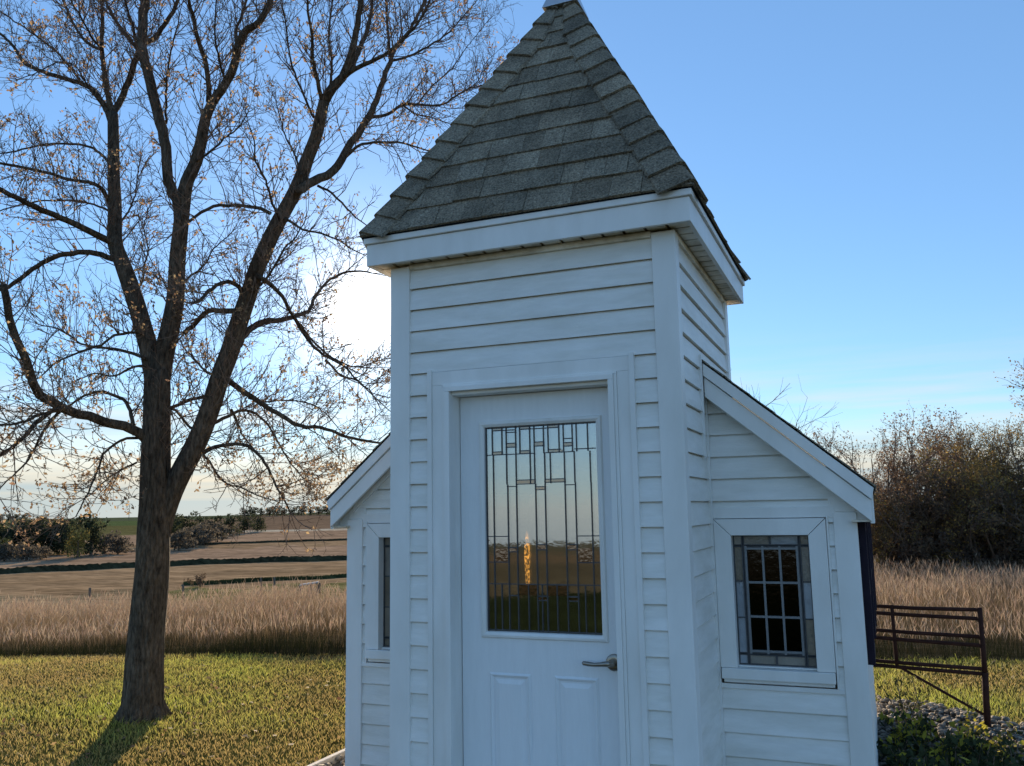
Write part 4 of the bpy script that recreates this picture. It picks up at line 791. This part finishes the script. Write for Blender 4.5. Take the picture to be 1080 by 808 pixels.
tc = N.new('ShaderNodeTexCoord'); nv = node('ShaderNodeVectorMath', operation='NORMALIZE'); L.new(tc.outputs['Generated'], nv.inputs[0]); sx_ = N.new('ShaderNodeSeparateXYZ'); L.new(nv.outputs[0], sx_.inputs[0])
# thin stratus near the horizon: noise stretched along the horizon
mp = N.new('ShaderNodeMapping'); mp.inputs['Scale'].default_value = (1.6, 1.6, 26); L.new(nv.outputs[0], mp.inputs[0]); nz = N.new('ShaderNodeTexNoise'); nz.inputs['Scale'].default_value = 1.7; nz.inputs['Detail'].default_value = 7; nz.inputs['Roughness'].default_value = .55; L.new(mp.outputs[0], nz.inputs['Vector'])
cr = N.new('ShaderNodeValToRGB'); cr.color_ramp.elements[0].position = .40; cr.color_ramp.elements[0].color = (0, 0, 0, 1); cr.color_ramp.elements[1].position = .66; L.new(nz.outputs['Fac'], cr.inputs[0])
hb = node('ShaderNodeMapRange', interpolation_type='SMOOTHSTEP'); L.new(sx_.outputs[2], hb.inputs[0]); hb.inputs[1].default_value = .20; hb.inputs[2].default_value = .05; hb.inputs[3].default_value = 0; hb.inputs[4].default_value = 1
hb2 = node('ShaderNodeMapRange', interpolation_type='SMOOTHSTEP'); L.new(sx_.outputs[2], hb2.inputs[0]); hb2.inputs[1].default_value = -.01; hb2.inputs[2].default_value = .02
bk_ = node('ShaderNodeMapRange', interpolation_type='SMOOTHSTEP'); L.new(sx_.outputs[2], bk_.inputs[0]); bk_.inputs[1].default_value = .10; bk_.inputs[2].default_value = .03; bk_.inputs[3].default_value = 0; bk_.inputs[4].default_value = .88
cm = math_('MAXIMUM', math_('MULTIPLY', math_('MULTIPLY', cr.outputs[0], hb.outputs[0]), .7), bk_.outputs[0])
mp2 = N.new('ShaderNodeMapping'); mp2.inputs['Scale'].default_value = (1.1, 1.1, 34); mp2.inputs['Location'].default_value = (3, 1, 0); L.new(nv.outputs[0], mp2.inputs[0]); nz2 = N.new('ShaderNodeTexNoise'); nz2.inputs['Scale'].default_value = 1.5; nz2.inputs['Detail'].default_value = 5; L.new(mp2.outputs[0], nz2.inputs['Vector'])
up_ = node('ShaderNodeMapRange'); L.new(sx_.outputs[2], up_.inputs[0]); up_.inputs[1].default_value = 0; up_.inputs[2].default_value = .10; up_.inputs[3].default_value = -.22; up_.inputs[4].default_value = .16
cr2 = N.new('ShaderNodeValToRGB'); cr2.color_ramp.elements[0].position = .36; cr2.color_ramp.elements[0].color = (.34, .39, .40, 1); cr2.color_ramp.elements[1].position = .62; cr2.color_ramp.elements[1].color = (.66, .53, .37, 1); L.new(math_('ADD', nz2.outputs['Fac'], up_.outputs[0]), cr2.inputs[0])
fr_ = node('ShaderNodeMapRange', interpolation_type='SMOOTHSTEP'); L.new(sx_.outputs[1], fr_.inputs[0]); fr_.inputs[1].default_value = -.3; fr_.inputs[2].default_value = .5; fr_.inputs[3].default_value = .15; cm = math_('MULTIPLY', cm, fr_.outputs[0])
cs2 = node('ShaderNodeVectorMath', operation='SCALE'); L.new(cr2.outputs[0], cs2.inputs[0]); cs2.inputs['Scale'].default_value = 7.0
cc = node('ShaderNodeMix', data_type='RGBA'); flat = node('ShaderNodeMix', data_type='RGBA'); flat.inputs['Factor'].default_value = .42; L.new(sky.outputs[0], flat.inputs['A']); flat.inputs['B'].default_value = (1.10, 2.20, 4.05, 1)   # constant blue mixed in to flatten the sky gradient
L.new(cm, cc.inputs['Factor']); L.new(flat.outputs['Result'], cc.inputs['A']); L.new(cs2.outputs[0], cc.inputs['B'])
# bright aureole of hazy air close round the sun
dt = node('ShaderNodeVectorMath', operation='DOT_PRODUCT'); L.new(nv.outputs[0], dt.inputs[0]); dt.inputs[1].default_value = SD
ang = math_('ARCCOSINE', math_('MINIMUM', dt.outputs['Value'], .9999999))
def lobe(width, amp): return math_('MULTIPLY', math_('EXPONENT', math_('MULTIPLY', math_('POWER', math_('DIVIDE', ang, width), 2), -1)), amp)
lobes = math_('ADD', math_('ADD', lobe(R(1.05), 200), lobe(R(3.4), 7)), math_('MULTIPLY', math_('EXPONENT', math_('MULTIPLY', ang, -1/R(5))), 2.5))
au = node('ShaderNodeMix', data_type='RGBA', blend_type='ADD'); au.inputs['Factor'].default_value = 1; L.new(cc.outputs['Result'], au.inputs['A'])
sc_ = node('ShaderNodeVectorMath', operation='SCALE'); sc_.inputs[0].default_value = (1, .88, .68); L.new(lobes, sc_.inputs['Scale']); L.new(sc_.outputs[0], au.inputs['B'])
L.new(au.outputs['Result'], bg.inputs[0]); bg.inputs[1].default_value = .10
sl = bpy.data.lights.new('sun', 'SUN'); sl.energy = 4.0; sl.angle = R(.53); sl.color = (1, .80, .56); so = bpy.data.objects.new('sun', sl); col.objects.link(so); so.rotation_euler = SD.to_track_quat('Z', 'Y').to_euler(); so.location = (-20, 30, 15)
sc.view_settings.view_transform = 'Standard'; sc.view_settings.look = 'None'; sc.view_settings.exposure = 1.12; sc.view_settings.gamma = 1
sc.cycles.use_denoising = True; sc.cycles.max_bounces = 8; sc.cycles.transparent_max_bounces = 12; sc.cycles.sample_clamp_indirect = 6
